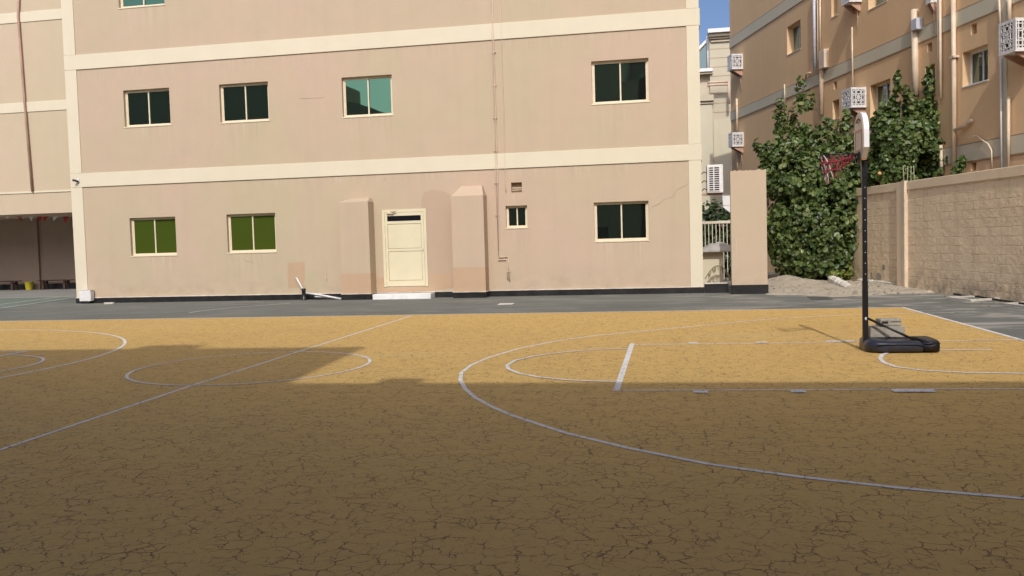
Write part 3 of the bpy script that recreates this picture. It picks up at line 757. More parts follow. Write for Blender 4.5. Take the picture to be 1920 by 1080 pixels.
# outdoor unit on brackets at the side of the block
au = Frame(FA.world(0, 2.2, 0), FA.a)
x0, z0 = au.hit(1326, 362); x1, z1 = au.hit(1355.5, 308)
ac = thing('outdoor_unit', 'white air-conditioner outdoor unit with slatted grille on the side of the school block', 'air conditioner', au.world((x0+x1)/2, 0, z0), au.a)
hw_, hh_ = (x1-x0)/2, z1-z0
MB().box(-hw_, hw_, 0, .75, 0, hh_, .015).build('casing', M['white_plastic'], ac)
MB().box(-hw_+.07, hw_-.12, -.004, .002, .06, hh_-.07).build('grille_void', M['dark'], ac)
gr = MB()
for k in range(12): z = .06+(hh_-.13)*k/11; gr.box(-hw_+.06, hw_-.11, -.022, -.005, z-.012, z+.012)
gr.box(-.055, -.02, -.024, -.005, .06, hh_-.07); gr.box(-hw_+.05, -hw_+.07, -.024, -.005, .05, hh_-.06); gr.box(hw_-.12, hw_-.10, -.024, -.005, .05, hh_-.06)
gr.build('grille', M['white_plastic'], ac)
for y_ in (.1, .55): MB().box(XR-(x0+x1)/2, hw_, y_, y_+.04, -.05, -.0).build('bracket', M['pipe_brown'], ac)
for dz in (.1, .35, .62):
    MB().tube([(-hw_, .2, dz), (-hw_-.08, .15, dz+.05), (XR-(x0+x1)/2+.0, .15, dz-.08)], .016, 6).build('cable', M['hose'], ac)
# white board half hidden behind the pier
wb = Frame(FA.world(0, 4.6, 0), FA.a)
x0, z1 = wb.hit(1355, 366); x1, z0 = wb.hit(1442, 396)
bd = thing('white_board', 'white framed board sticking out on both sides behind the tan pier', 'board', wb.world((x0+x1)/2, 0, z0), wb.a)
hw_ = (x1-x0)/2
poly = [(-hw_+.22, 0), (hw_-.22, 0), (hw_, .2), (hw_, z1-z0), (-hw_, z1-z0), (-hw_, .2)]
MB().prism(poly, 'y', 0, .05).build('panel', M['white'], bd)
q = MB()
for a_, c_ in zip(poly, poly[1:]+poly[:1]): q.tube([(a_[0], -.004, a_[1]), (c_[0], -.004, c_[1])], .012, 6)
q.tube([(-hw_, -.004, .25), (hw_, -.004, .25)], .008, 6); q.build('frame', M['pipe_grey'], bd)
MB().box(-.06, .06, .05, .15, -z0, .3).build('post', M['metal_dark'], bd)

# ------------------------------------------------------------------ foliage
def leaves(b, blobs, count, size, seed, inner=.35, droop=.3):
    rnd = random.Random(seed); vol = [bl[1][0]*bl[1][1]*bl[1][2] for bl in blobs]
    area = [(v_)**(2/3)*bl[2] for v_, bl in zip(vol, blobs)]; tot = sum(area)
    for (c_, r_, wgt), a in zip(blobs, area):
        c_ = Vector(c_)
        for _ in range(int(count*a/tot)):
            d = Vector((rnd.gauss(0, 1), rnd.gauss(0, 1), rnd.gauss(0, 1))).normalized()
            rr = (rnd.random()**inner)*(1+.18*noise.noise(d*2.6+c_)+rnd.gauss(0, .05))
            p = c_+Vector((d.x*r_[0], d.y*r_[1], d.z*r_[2]))*rr
            if noise.noise(p*1.6+Vector((seed, 0, 0))) < -.33: continue
            nrm = (d*.8+Vector((rnd.gauss(0, .6), rnd.gauss(0, .6)-.2, .35+rnd.gauss(0, .5)))).normalized()
            t = nrm.cross(Vector((rnd.gauss(0, 1), rnd.gauss(0, 1), rnd.gauss(0, .6)-droop))).normalized()
            w = nrm.cross(t); s = size*rnd.uniform(.45, 1.35)
            up = nrm*s*.10
            q = [p-t*s*.46, p-t*s*.22+w*s*.34+up, p+t*s*.14+w*s*.36+up, p+t*s*.54, p+t*s*.14-w*s*.36+up, p-t*s*.22-w*s*.34+up]
            vv = [b.bm.verts.new(k) for k in q]
            b.bm.faces.new((vv[0], vv[1], vv[2], vv[3])); b.bm.faces.new((vv[0], vv[3], vv[4], vv[5]))
def pxblob(u, v, ru, rv, Y, ry, wgt=1.0):
    c_ = atY(u, v, Y); k = Y/FPX; return ((c_.x, c_.y, c_.z), (ru*k, ry, rv*k), wgt)
def tree(name, label, base, limbs, blobs, count, size, seed, group=None, leaf='leaf', yellow=None):
    t = thing(name, label, 'tree', base, 0, group); o = Vector(base)
    b = MB(); b.tube([(0, 0, -.1), (.05, .02, .5), (-.04, .05, 1.3), (.02, 0, 2.0)], [.22, .17, .14, .12], 10)
    for e, r0 in limbs:
        e = Vector(e)-o; m_ = e*.55+Vector((random.uniform(-.2, .2), random.uniform(-.2, .2), .3))
        b.tube([(.0, .02, 1.1), m_*.5+Vector((0, 0, .7)), m_, e], [r0, r0*.8, r0*.5, r0*.15], 7)
    b.build('trunk', M['bark'], t)
    b = MB(); leaves(b, [((Vector(c_)-o)[:], r_, w) for c_, r_, w in blobs], count, size, seed); b.build('crown', M[leaf], t)
    if yellow:
        b = MB(); leaves(b, [((Vector(c_)-o)[:], r_, w) for c_, r_, w in yellow], 220, size*.9, seed+3); b.build('yellow_leaves', M['leaf_yellow'], t)
    return t
TY = 29.5
bl = [pxblob(1530, 430, 88, 92, TY, 1.3, 1.5), pxblob(1500, 330, 62, 70, TY, 1.2, 1.2), pxblob(1575, 345, 65, 75, TY, 1.2, 1.2), pxblob(1478, 440, 45, 70, TY, .9),
      pxblob(1450, 288, 27, 28, TY, .5, .7), pxblob(1463, 228, 13, 42, TY, .35, .55), pxblob(1500, 250, 24, 60, TY+.2, .5, .7), pxblob(1501, 172, 8, 34, TY+.2, .22, .5), pxblob(1515, 208, 15, 36, TY+.2, .3, .5),
      pxblob(1545, 265, 24, 48, TY, .5, .65), pxblob(1583, 268, 20, 40, TY, .45, .6), pxblob(1587, 222, 8, 22, TY, .22, .4), pxblob(1622, 318, 22, 56, TY, .6, .7), pxblob(1600, 400, 42, 70, TY-.2, .9),
      pxblob(1530, 495, 70, 32, TY, 1.0), pxblob(1565, 480, 34, 40, TY-.4, .6), pxblob(1425, 272, 12, 14, TY, .3, .8), pxblob(1440, 330, 18, 30, TY, .4)]
tb = G(1525, 527); tb = atY(1525, 520, TY); tb.z = 0
tree('broadleaf_tree', 'big dense broadleaf tree growing to the ground at the end of the block wall', tb,
     [(atY(1500, 260, TY), .09), (atY(1590, 300, TY), .08), (atY(1455, 300, TY), .07), (atY(1540, 330, TY), .1), (atY(1620, 380, TY), .07)],
     bl, 27000, .155, 11, yellow=[pxblob(1592, 505, 12, 17, TY-1.0, .3), pxblob(1570, 515, 18, 8, TY-1.0, .3, .5)])
T2 = 27.6
bl = [pxblob(1695, 270, 50, 60, T2, .9, 1.3), pxblob(1740, 300, 42, 50, T2, .8, 1.2), pxblob(1680, 330, 44, 34, T2, .8), pxblob(1692, 205, 22, 42, T2, .5, .75), pxblob(1683, 152, 6, 24, T2, .2, .5),
      pxblob(1738, 225, 30, 40, T2, .5, .75), pxblob(1742, 162, 8, 34, T2, .25, .55), pxblob(1775, 208, 17, 36, T2, .4, .9), pxblob(1778, 240, 10, 20, T2, .3, .8), pxblob(1760, 240, 22, 30, T2, .4, .7), pxblob(1767, 165, 5, 14, T2, .2, .45), pxblob(1658, 240, 22, 40, T2, .5),
      pxblob(1715, 345, 60, 22, T2, .7), pxblob(1768, 255, 12, 16, T2, .3), pxblob(1655, 300, 22, 60, T2, .6)]
tb2 = atY(1705, 500, T2); tb2.z = 0
tree('broadleaf_tree', 'leafy tree showing above the block wall, right of the basketball pole', tb2,
     [(atY(1690, 190, T2), .08), (atY(1745, 190, T2), .07), (atY(1735, 300, T2), .08), (atY(1665, 270, T2), .06)], bl, 17500, .15, 23)
fr_ = atY(1649, 325, T2-1.1)
tag(MB().lathe([(.01, -.05), (.04, -.04), (.055, 0), (.042, .035), (.01, .05)], 14).build('orange_fruit', M['rim_orange'], loc=fr_), 'single orange fruit hanging in the leaves above the block wall', 'fruit')
T3 = 25.6
tb3 = atY(1800, 330, T3); tb3.z = 2.6
sp = thing('sapling', 'small leafy sapling sprouting just over the top of the block wall', 'plant', tb3)
b = MB(); b.tube([(0, 0, -.3), (.05, 0, .2), (.15, 0, .45)], .012, 5); b.build('stem', M['bark'], sp)
b = MB(); leaves(b, [((Vector(c_)-tb3)[:], r_, w) for c_, r_, w in (pxblob(1800, 312, 9, 14, T3, .12), pxblob(1805, 299, 5, 9, T3, .1), pxblob(1790, 322, 12, 6, T3, .12))], 110, .16, 31); b.build('foliage', M['leaf'], sp)
HY = 36.0
hb = atY(1345, 440, HY); hb.z = 0
hd = thing('hedge', 'dark green hedge behind the cream railing in the passage', 'hedge', hb)
b = MB(); leaves(b, [((Vector(c_)-hb)[:], r_, w) for c_, r_, w in (pxblob(1335, 440, 40, 62, HY, .7), pxblob(1365, 450, 40, 60, HY, .7), pxblob(1340, 495, 50, 40, HY, .7), pxblob(1310, 470, 30, 60, HY, .7))], 4200, .2, 41); b.build('foliage', M['leaf_hedge'], hd)
b = MB()
for k in range(5): b.tube([(-1+.5*k, 0, 0), (-1+.5*k+.1, .1, .8), (-1+.45*k, 0, 1.6)], .03, 5)
b.build('stems', M['bark'], hd)

# ------------------------------------------------------------------ block wall on the right
THW = .205
nW = Vector((math.cos(THW), math.sin(THW), 0)); Dw = G(1920, 567).dot(nW)
WF = Frame(nW*Dw, THW-PI/2)
wall = thing('block_wall', 'long rough block wall with a smooth capping band and stained foot', 'wall', WF.o, WF.a)
xw0 = WF.hit(1520, 450)[0]; xw1 = WF.hit(1920, 450)[0]+9
zc0, zc1 = 2.73, 2.96
MB().box(xw0, xw1, .0, .22, -.1, zc0).build('masonry', M['masonry'], wall)
b = MB(); b.box(xw0, xw1, -.035, .255, zc0, zc1+.0, .01, 1); b.build('capping', M['cap'], wall)
xp0, xp1 = WF.hit(1687, 450)[0], WF.hit(1697, 450)[0]
MB().box(xp0, xp1, -.09, -.001, -.1, zc1+.006).build('pilaster', M['cap'], wall)
MB().box(xp1+.002, WF.hit(1702.5, 450)[0], -.10, -.002, -.05, zc1+.02).build('lit_side_strip', M['pipe_cream'], wall)  # pale strip painted as the sunlit right side of the pilaster
for k, u in enumerate((1694, 1701, 1707.5, 1713.5)):
    x, z = WF.hit(u, 311, .1)
    tag(MB().tube([(0, 0, -.3), (.01, .01, .1), (random.uniform(-.02, .02), 0, z-zc1)], .011, 6).build('rebar_rod', M['rod'], loc=WF.world(x, .1, zc1)),
        ('leftmost bare rod sticking out of the wall top by the pilaster', 'second bare rod from the left on the wall top', 'third bare rod from the left on the wall top', 'rightmost bare rod on the wall top by the tree')[k], 'rod', 'bare rods on top of the block wall')
# flat grey patches for small hollows in the block faces near the foot
b = MB()
for u, v_, w, h in ((1648, 518, .36, .20), (1657, 501, .2, .16), (1634, 515, .12, .16), (1597, 516, .3, .14)):
    x, z = WF.hit(u, v_); b.prism([(x-w/2, z-h*.3), (x-w*.3, z-h/2), (x+w*.4, z-h*.45), (x+w/2, z+h*.1), (x+w*.2, z+h/2), (x-w*.35, z+h*.4)], 'y', -.004, 0)
b.build('grey_patch', M['block'], wall)
# sand drifts, broken kerbs, covers
b = MB()
NX, NY = 90, 70; gx0, gx1, gy0, gy1 = 1.6, 9.2, 22.4, 34.5; vs = []
front = [XY(1438, 553), XY(1500, 554), XY(1560, 558), XY(1600, 556), XY(1690, 551), XY(1735, 551), XY(1770, 549), XY(1800, 548), XY(1850, 553)]
def frontY(x):
    if x <= front[0][0]: return front[0][1]
    for (xa, ya), (xb, yb2) in zip(front, front[1:]):
        if xa <= x <= xb: return ya+(yb2-ya)*(x-xa)/(xb-xa)
    return front[-1][1]-(x-front[-1][0])*3
for j in range(NY+1):
    row = []
    for i in range(NX+1):
        x = gx0+(gx1-gx0)*i/NX; y = gy0+(gy1-gy0)*j/NY
        dd = y-frontY(x)-.25*noise.noise(Vector((x*1.4, y*.8, 0)))
        dd = min(dd, (x-2.95)*1.5)
        e = max(0, min(1, dd/2.2)); e = e*e*(3-2*e)
        mound = .30*math.exp(-((x-3.6)/1.0)**2-((y-28.6)/1.6)**2)+.16*math.exp(-((x-2.5)/.6)**2-((y-28)/1.2)**2)
        z = -.02+.05*min(1, max(0, dd/.35)) + e*(.10+mound+.09*noise.noise(Vector((x*1.7, y*1.3, 4)))+.05*noise.noise(Vector((x*5, y*4, 9))))
        row.append(b.bm.verts.new((x, y, z)))
    vs.append(row)
for j in range(NY):
    for i in range(NX): b.bm.faces.new((vs[j][i], vs[j][i+1], vs[j+1][i+1], vs[j+1][i])).smooth = True
tag(b.build('sand_ground', M['sand']), kind='structure')
def rough_bar(name, label, A, Bp, w, h, seed, m='kerb', group=None):
    A, Bp = Vector(A), Vector(Bp); d = Bp-A; Lb = d.length; ang = math.atan2(d.y, d.x); rnd = random.Random(seed)
    t = MB(); n = 18; rings = []
    for i in range(n+1):
        x = Lb*i/n; k = 1+.12*rnd.uniform(-1, 1)
        dz = d.z*i/n
        sec = [(-w/2*k, 0), (w/2*k, 0), (w/2*k*.95, h*.75*k), (w*.3*k, h*k), (-w*.3*k, h*k*rnd.uniform(.9, 1)), (-w/2*k, h*.7*k)]
        rings.append([t.bm.verts.new((x+rnd.uniform(-.02, .02), a, c_+dz)) for a, c_ in sec])
    for P_, Q_ in zip(rings, rings[1:]):
        for k in range(6): t.bm.faces.new((P_[k], P_[(k+1) % 6], Q_[(k+1) % 6], Q_[k]))
    t.bm.faces.new(rings[0][::-1]); t.bm.faces.new(rings[-1])
    o = t.build(name, M[m], loc=A); o.rotation_euler = (0, 0, ang); return tag(o, label, 'kerb stone', group)
rough_bar('broken_kerb', 'thick broken concrete kerb lying on the sand under the tree', atY(1559, 529, 26.6)+Vector((0, 0, .0)), atY(1593, 544, 25.3)-Vector((0, 0, .06)), .22, .20, 3)
rough_bar('kerb_strip', 'long thin pale kerb lying in the sand along the block wall', G(1590, 531)+Vector((0, -1.6, .12)), G(1690, 541)+Vector((0, -.4, .06)), .14, .10, 5)
b = MB(); rl = random.Random(77)
def litter(b, p, s_):
    d1 = Vector((rl.uniform(-1, 1), rl.uniform(-1, 1), rl.uniform(-.25, .25)))*s_; d2 = Vector((-d1.y, d1.x, rl.uniform(-.02, .02)))*.6
    b.quad(p-d1, p-d2, p+d1, p+d2)
for k in range(260):
    u = rl.uniform(1442, 1690); v = 527+rl.random()**1.6*24; p = G(u, v, .16 if v < 545 else .10); litter(b, p, rl.uniform(.02, .05))
for k in range(90):
    x = rl.uniform(XL+.5, XR-.3); p = FA.world(x, -.08-rl.random()**2*1.2, .012); litter(b, p, rl.uniform(.012, .035))
for k in range(60):
    u = rl.uniform(1710, 1920); p = G(u, 545+(u-1710)*.105+rl.random()**2*16, .012); litter(b, p, rl.uniform(.015, .04))
tag(b.build('leaf_litter', M['palm']), 'dry fallen leaves scattered over the sand and along the wall foot', 'leaf litter', kind='stuff')
def stone(u, v, r, seed):
    r *= .72; b = MB(); bmesh.ops.create_icosphere(b.bm, subdivisions=2, radius=r)
    for v_ in b.bm.verts: v_.co *= 1+.45*noise.noise(v_.co/r*1.3+Vector((seed*3.1, 0, 0))); v_.co.z *= .6
    p = G(u, v, .10); o = b.build('stone', M['block'], loc=p)
    return tag(o, 'small pale stone lying on the sand between the pier and the wall', 'stone', 'stones scattered on the sand')
for k, (u, v, r) in enumerate(((1452,540,.05),(1470,545,.04),(1493,536,.06),(1540,541,.045),(1556,548,.05),(1605,546,.07),(1618,549,.05),(1641,546,.06),(1660,548,.07),(1672,545,.05),(1684,549,.05),(1480,551,.03),(1520,549,.035),(1600,552,.04))): stone(u, v, r, k)
def frame_cover(name, label, pts, wd, group, hole=True):
    P = [Vector((*XY(*p), 0)) for p in pts]; c_ = sum(P, Vector())/4
    t = thing(name, label, 'access cover', (c_.x, c_.y, 0), 0, group)
    b = MB(); q = [p-c_ for p in P]; r_ = [p*(1-wd) for p in q]
    for i in range(4):
        a, d_, e, f = q[i], q[(i+1) % 4], r_[(i+1) % 4], r_[i]
        up = Vector((0, 0, .045))
        b.quad(a+up, d_+up, e+up, f+up); b.quad(a, d_, d_+up, a+up); b.quad(e, f, f+up, e+up)
    b.build('rim', M['kerb'], t)
    b = MB(); b.quad(*[p*(1-wd)+Vector((0, 0, .012)) for p in q]); b.build('lid', M['cover'] if not hole else M['asphalt'], t)
    return t
frame_cover('access_cover', 'square access cover with a pale rim close to the block wall', [(1773,560),(1820,565.5),(1880,562),(1838,556.5)], .22, 'access covers by the wall')
frame_cover('access_cover', 'access cover with a pale rim at the right edge of the photo', [(1880,572),(1925,578),(1990,573),(1940,567.5)], .22, 'access covers by the wall')
b = MB(); b.quad(*[(*XY(*p), .006) for p in ((1512,556),(1523,562.5),(1562,562),(1553,556.5))]); 
tag(b.build('drain_cover', M['cover']), 'flat iron drain cover set in the asphalt before the sand', 'drain cover')
hs = [G(u, v, .03) for u, v in ((1690,541),(1702,543),(1718,544),(1740,541.5),(1765,545),(1790,551),(1808,554.5),(1830,555.5),(1858,560),(1890,565),(1925,570),(1990,577))]
tag(MB().tube([p for p in hs], .022, 7).build('hose', M['hose']), 'black hose running along the foot of the block wall', 'hose')
rough_bar('kerb_strip', 'short pale broken slab on the asphalt edge by the hose', G(1735, 549), G(1785, 546), .22, .05, 8)
tag(MB().box(-.16, .16, -.05, .05, 0, .06, .008, 1).build('brick', M['kerb'], loc=G(205, 570.5)), 'small pale brick lying on the asphalt near the white junction box', 'brick')

# ------------------------------------------------------------------ ochre building on the right
THB, DB = .245, 14.6
nB = Vector((math.cos(THB), math.sin(THB), 0))
BF = Frame(nB*DB, THB-PI/2)
RB = BF.rect
ochre = thing('ochre_building', 'ochre three-storey building with grey bands, pipes and caged air conditioners', 'building', BF.o, BF.a)
bx0 = BF.hit(1370.5, 200)[0]; bx1 = BF.hit(1920, 200)[0]+9
rw = {'w1': RB((1475.6,51),(1501,36),(1476,104),(1501,90)), 'w2': RB((1558,-28),(1571,-36),(1559.4,33),(1571,27)), 'w3': RB((1627,-75),(1662,-92),(1628.7,19),(1663,1)),
      'w4': RB((1561,190),(1573,185),(1561.7,225),(1574,220)), 'w6': RB((1630,160),(1669,147.7),(1632.7,226.7),(1670,213)),
      'w8': RB((1734.5,125),(1752.5,119),(1735,172),(1753,165)), 'w10': RB((1805,98),(1852.5,82),(1804.5,163.8),(1852,149))}
rv = [RB((1563,154),(1569,152),(1563.5,168),(1569.5,166)), RB((1738,83),(1747,78),(1739,99),(1748,95)), RB((1820,47),(1831,41.5),(1821,66),(1832,62)), RB((1821,305.5),(1830.5,304),(1821,321),(1830.5,319))]
b = MB(); b.wall(bx0, bx1, 0, 13.5, list(rw.values())+rv, 0, .3)
b.quad((bx0,0,0),(bx0,10,0),(bx0,10,13.5),(bx0,0,13.5)); b.quad((bx1,0,0),(bx1,0,13.5),(bx1,10,13.5),(bx1,10,0)); b.quad((bx0,0,13.5),(bx1,0,13.5),(bx1,10,13.5),(bx0,10,13.5)); b.quad((bx0,10,0),(bx1,10,0),(bx1,10,13.5),(bx0,10,13.5))
b.build('wall', M['orange_plaster'], ochre)
def meanz(pts): return sum(BF.hit(*p)[1] for p in pts)/len(pts)
ob = [(meanz([(1766.6,308.7),(1870.6,294)]), meanz([(1766.6,279.5),(1871.6,261)])), (meanz([(1480,177),(1600,133),(1710.6,86),(1785,57)]), meanz([(1466.7,171),(1595,112),(1710,59.4),(1785,25)])),
      (meanz([(1440,45),(1503,0)]), meanz([(1440,25),(1472,0)]))]
for a_, c_ in ob:
    MB().box(bx0-.01, bx1, -.028, 0, a_, c_).build('band', M['grey_band'], ochre)
    MB().box(bx0, bx1, -.03, 0, a_-.03, a_-.002).box(bx0, bx1, -.03, 0, c_+.002, c_+.03).build('groove', M['jamb'], ochre)
xs0, xs1 = BF.hit(1877, 180)[0], BF.hit(1890, 180)[0]
MB().box(xs0, xs1, -.04, 0, 0, 13.4).build('grey_pier', M['grey_band'], ochre)
for k, rc in rw.items(): window(ochre, rc, 's', dep=.22, m_frame=M['white'] if k == 'w10' else M['alu'], pane_m=M['glass_side'])
for x0, x1, z0, z1 in rv: MB().box(x0, x1, .24, .29, z0, z1).build('vent_opening', M['jamb'], ochre)
def opipe(pts, r, m='pipe_cream', off=-.09, name='drainpipe'):
    P = [BF.hit(*p, off) for p in pts]; b = MB(); b.tube([(x, off, z) for x, z in P], r, 9); return b.build(name, M[m], ochre)
opipe([(1526.5,-20),(1527,40),(1528,133)], .06, 'pipe_grey'); opipe([(1533,-20),(1533.5,140)], .02); opipe([(1537.5,-20),(1538,99)], .03)
opipe([(1541,100),(1542,126),(1540,140),(1540.5,215)], .085); opipe([(1597.5,51),(1599,164)], .03)
opipe([(1714.5,18),(1716,120),(1717,180)], .10); opipe([(1758,-10),(1759,88),(1760,180)], .022); opipe([(1762.5,-10),(1763,80),(1763.5,185)], .04)
opipe([(1787.5,-10),(1788.5,140),(1789,314)], .065); opipe([(1873,-10),(1876,55)], .028); opipe([(1876,106),(1878,320)], .025, 'white'); opipe([(1892.5,-10),(1892.5,45)], .05); opipe([(1891,182),(1890.5,320)], .04)
opipe([(1764,272),(1765.5,326)], .05); opipe([(1381.5,185),(1382,245)], .05); opipe([(1471,158),(1471.5,196)], .03); opipe([(1382,275),(1382.5,318)], .05)
opipe([(1790,244),(1813,235),(1816,229),(1822,225)], .05); opipe([(1798,300),(1798,263),(1830,254)], .014); opipe([(1830,254),(1840,262),(1853,270),(1859,282),(1860,318)], .02)
opipe([(1509,155),(1512,138),(1520,136)], .03)
x, z = BF.hit(1717, 46, -.15); MB().box(x-.16, x+.16, -.22, -.02, z-.17, z+.17, .02).build('meter_box', M['pipe_grey'], ochre)
x, z = BF.hit(1543, 112, -.1); MB().box(x-.14, x+.3, -.20, 0, z-.34, z+.34, .02).build('rain_hopper', M['pipe_cream'], ochre)
x, z = BF.hit(1788.5, 107, -.09); MB().box(x-.11, x+.11, -.17, -.0, z-.03, z+.03).build('pipe_clip', M['pipe_cream'], ochre)

def lattice(b, w, h, at):                        # fretwork panel, w x h, mapped by at(s, t, depth)
    bars = []
    def bar(s0, t0, s1, t1, th=.034):
        a, c_ = Vector((s0, t0)), Vector((s1, t1)); d = (c_-a).normalized(); n_ = Vector((-d.y, d.x))*th/2
        q = [a-n_, a+n_, c_+n_, c_-n_]
        f = [at(p.x, p.y, 0) for p in q]; k = [at(p.x, p.y, .02) for p in q]
        b.quad(*f); b.quad(*k[::-1])
        for i in range(4): b.quad(f[i], f[(i+1) % 4], k[(i+1) % 4], k[i])
    e = .045
    for (s0, t0, s1, t1) in ((0, e/2, w, e/2), (0, h-e/2, w, h-e/2), (e/2, e, e/2, h-e), (w-e/2, e, w-e/2, h-e)): bar(s0, t0, s1, t1, e)
    for k in (.14, .30, .70, .86): bar(w*k, e, w*k, h-e, .026); bar(e, h*k, w-e, h*k, .026)
    for (s0, t0, s1, t1) in ((.3,.3,.5,.5),(.5,.5,.7,.3),(.3,.7,.5,.5),(.5,.5,.7,.7),(.5,.3,.5,.7),(.3,.5,.7,.5),(.38,.14,.38,.3),(.62,.14,.62,.3),(.38,.7,.38,.86),(.62,.7,.62,.86),(.14,.38,.3,.38),(.14,.62,.3,.62),(.7,.38,.86,.38),(.7,.62,.86,.62),(.5,0.02,.5,.14),(.5,.86,.5,.98)):
        bar(w*s0, h*t0, w*s1, h*t1, .026)
def cage_mesh(Lc, Pc, Hc):
    b = MB()
    lattice(b, Lc, Hc, lambda s, t, d: (-s, -Pc+d, t))                       # long face, parallel to the building
    lattice(b, Pc, Hc, lambda s, t, d: (-d, -Pc+s, t))                       # end nearest the camera
    lattice(b, Pc, Hc, lambda s, t, d: (-Lc+d, -Pc+s, t))
    b.box(-Lc, 0, -Pc, 0, Hc+.001, Hc+.03); b.box(-Lc, 0, -Pc, 0, -.04, -.001)
    return b
def cage(u_near, u_corner, u_far, vt, vb, label):
    s0, zt = BF.hit(u_near, vt); _, zb = BF.hit(u_near, vb)
    def proj(p):
        d = p-CAMP; return 960+FPX*d.dot(RIGHT)/d.dot(FWD)
    P_ = min((abs(proj(BF.world(s0, -k*.02, zt))-u_corner), k*.02) for k in range(10, 120))[1]
    L_ = min((abs(proj(BF.world(s0-k*.03, -P_, zt))-u_far), k*.03) for k in range(8, 140))[1]
    P_ = min(P_, 1.1); L_ = min(L_, 1.6)
    t = thing('caged_air_conditioner', label, 'air conditioner', BF.world(s0, -.005, zb), BF.a, 'caged air conditioners on the ochre building')
    cage_mesh(L_, P_, zt-zb).build('cage', M['white_plastic'], t)
    MB().box(-L_+.12, -.1, -P_+.12, -.06, .02, zt-zb-.08, .02).build('unit_body', M['cover'], t)
    for xb_ in (-L_*.82, -L_*.18): MB().prism([(0, -.05), (-P_*.85, -.05), (-P_*.85, -.085), (-.05, -.32), (0, -.32)], 'x', xb_-.02, xb_+.02).build('bracket', M['pipe_brown'], t)
    MB().tube([(-L_*.5, -P_*.4, -.04), (-L_*.5+.05, -P_*.25, -.16), (-L_*.4, -.04, -.22), (-L_*.38, -.03, -.9)], .015, 6).build('drain_hose', M['pipe_cream'], t)
    return t
cage(1624.5, 1595, 1578, 165, 199, 'white caged air conditioner above the basketball backboard')
cage(1393, 1372, 1364, 102, 128, 'white caged air conditioner on the far corner of the ochre building, upper of two')
cage(1394.5, 1373, 1366, 249, 273, 'white caged air conditioner above the tan pier, lower of two')
cage(1950, 1904, 1873, 35, 92, 'large white caged air conditioner at the right edge of the photo')
cage(1616, 1592, 1577, -32, 1, 'white caged air conditioner cut by the top edge of the photo')
cage(1757, 1752, 1744, -38, 2, 'caged air conditioner at the top edge beside two thin pipes')

# ------------------------------------------------------------------ pale house far behind the passage
PH = Frame(FA.world(0, 27.0, 0), FA.a)
house = thing('pale_house', 'pale cream house with stepped cornices seen in the gap between the buildings', 'building', PH.o, PH.a)
hx = lambda u, v=200: PH.hit(u, v)[0]
hz = lambda v, u=1345: PH.hit(u, v)[1]
MB().box(hx(1332), hx(1470), 0, 6, 0, hz(73)).build('tower_wall', M['siding'], house)
g = MB()
for v_ in range(92, 310, 17): g.box(hx(1332)+.01, hx(1466), -.012, -.001, hz(v_), hz(v_)+.04)
g.build('siding_joint', M['patch'], house)
for k, (v0, v1, o_, u_) in enumerate(((57, 64, .55, 1329), (65, 70, .35, 1331), (71, 74, .2, 1333), (76, 79, .12, 1335))):
    MB().box(hx(u_)-.0, hx(1470), -o_, -.013 if k > 1 else 6, hz(v1), hz(v0)).build('cornice', M['white'] if k == 0 else M['far_cream'], house)
MB().box(hx(1290), hx(1332)-.01, .3, 6, 0, hz(134)).build('wall', M['far_cream'], house)
MB().box(hx(1290), hx(1337), -.25, .29, hz(134), hz(128)).build('ledge', M['white'], house)
MB().box(hx(1290), hx(1337), -.15, -.02, hz(138), hz(134.5)).build('ledge_step', M['far_cream'], house)
MB().box(hx(1290), hx(1338), -.5, -.02, hz(190), hz(179)).build('capital', M['far_cream'], house)
MB().box(hx(1290), hx(1336.5), -.38, -.02, hz(195), hz(190.5)).build('capital_step', M['far_cream'], house)
MB().box(hx(1290), hx(1335.5), -.3, -.02, 0, hz(196)).build('column', M['grey_band'], house)
b = MB(); xa, xb = hx(1290), hx(1328.5); b.prism([(xa, hz(127)), (xb, hz(127)), (xb, hz(72)), (xa, hz(72)-(xb-xa)*.95)], 'y', .8, 5); b.build('stair_glazing', M['glass_side'], house)
b = MB(); b.tube([(xb+.06, .5, hz(127)), (xb+.06, .5, hz(63))], .11, 6); b.tube([(xb, .7, hz(70)), (xa, .7, hz(70)-(xb-xa)*.95)], .10, 6); b.build('roof_edge', M['white'], house)
b = MB()
for y_ in (158, 163): b.tube([(hx(1327), -.65, hz(y_+2)), (hx(1330), -.65, hz(y_-1)), (hx(1366), -.65, hz(y_))], .07, 7)
b.tube([(hx(1366), -.65, hz(158)), (hx(1366), -.65, hz(199))], .08, 7); b.build('wall_pipe', M['pipe'], house)
MB().box(hx(1337), hx(1470), -.06, -.014, 0, hz(224)).build('shadow_panel', M['grey_band'], house)  # panel painted as the cast shadow on the lower house wall
# ------------------------------------------------------------------ portable basketball hoop
HB = G(1622, 664); HB = Vector((HB.x+.09, HB.y+.1, 0))
hoop = thing('basketball_hoop', 'portable black basketball hoop with white board and torn red net', 'basketball hoop', HB, 0)
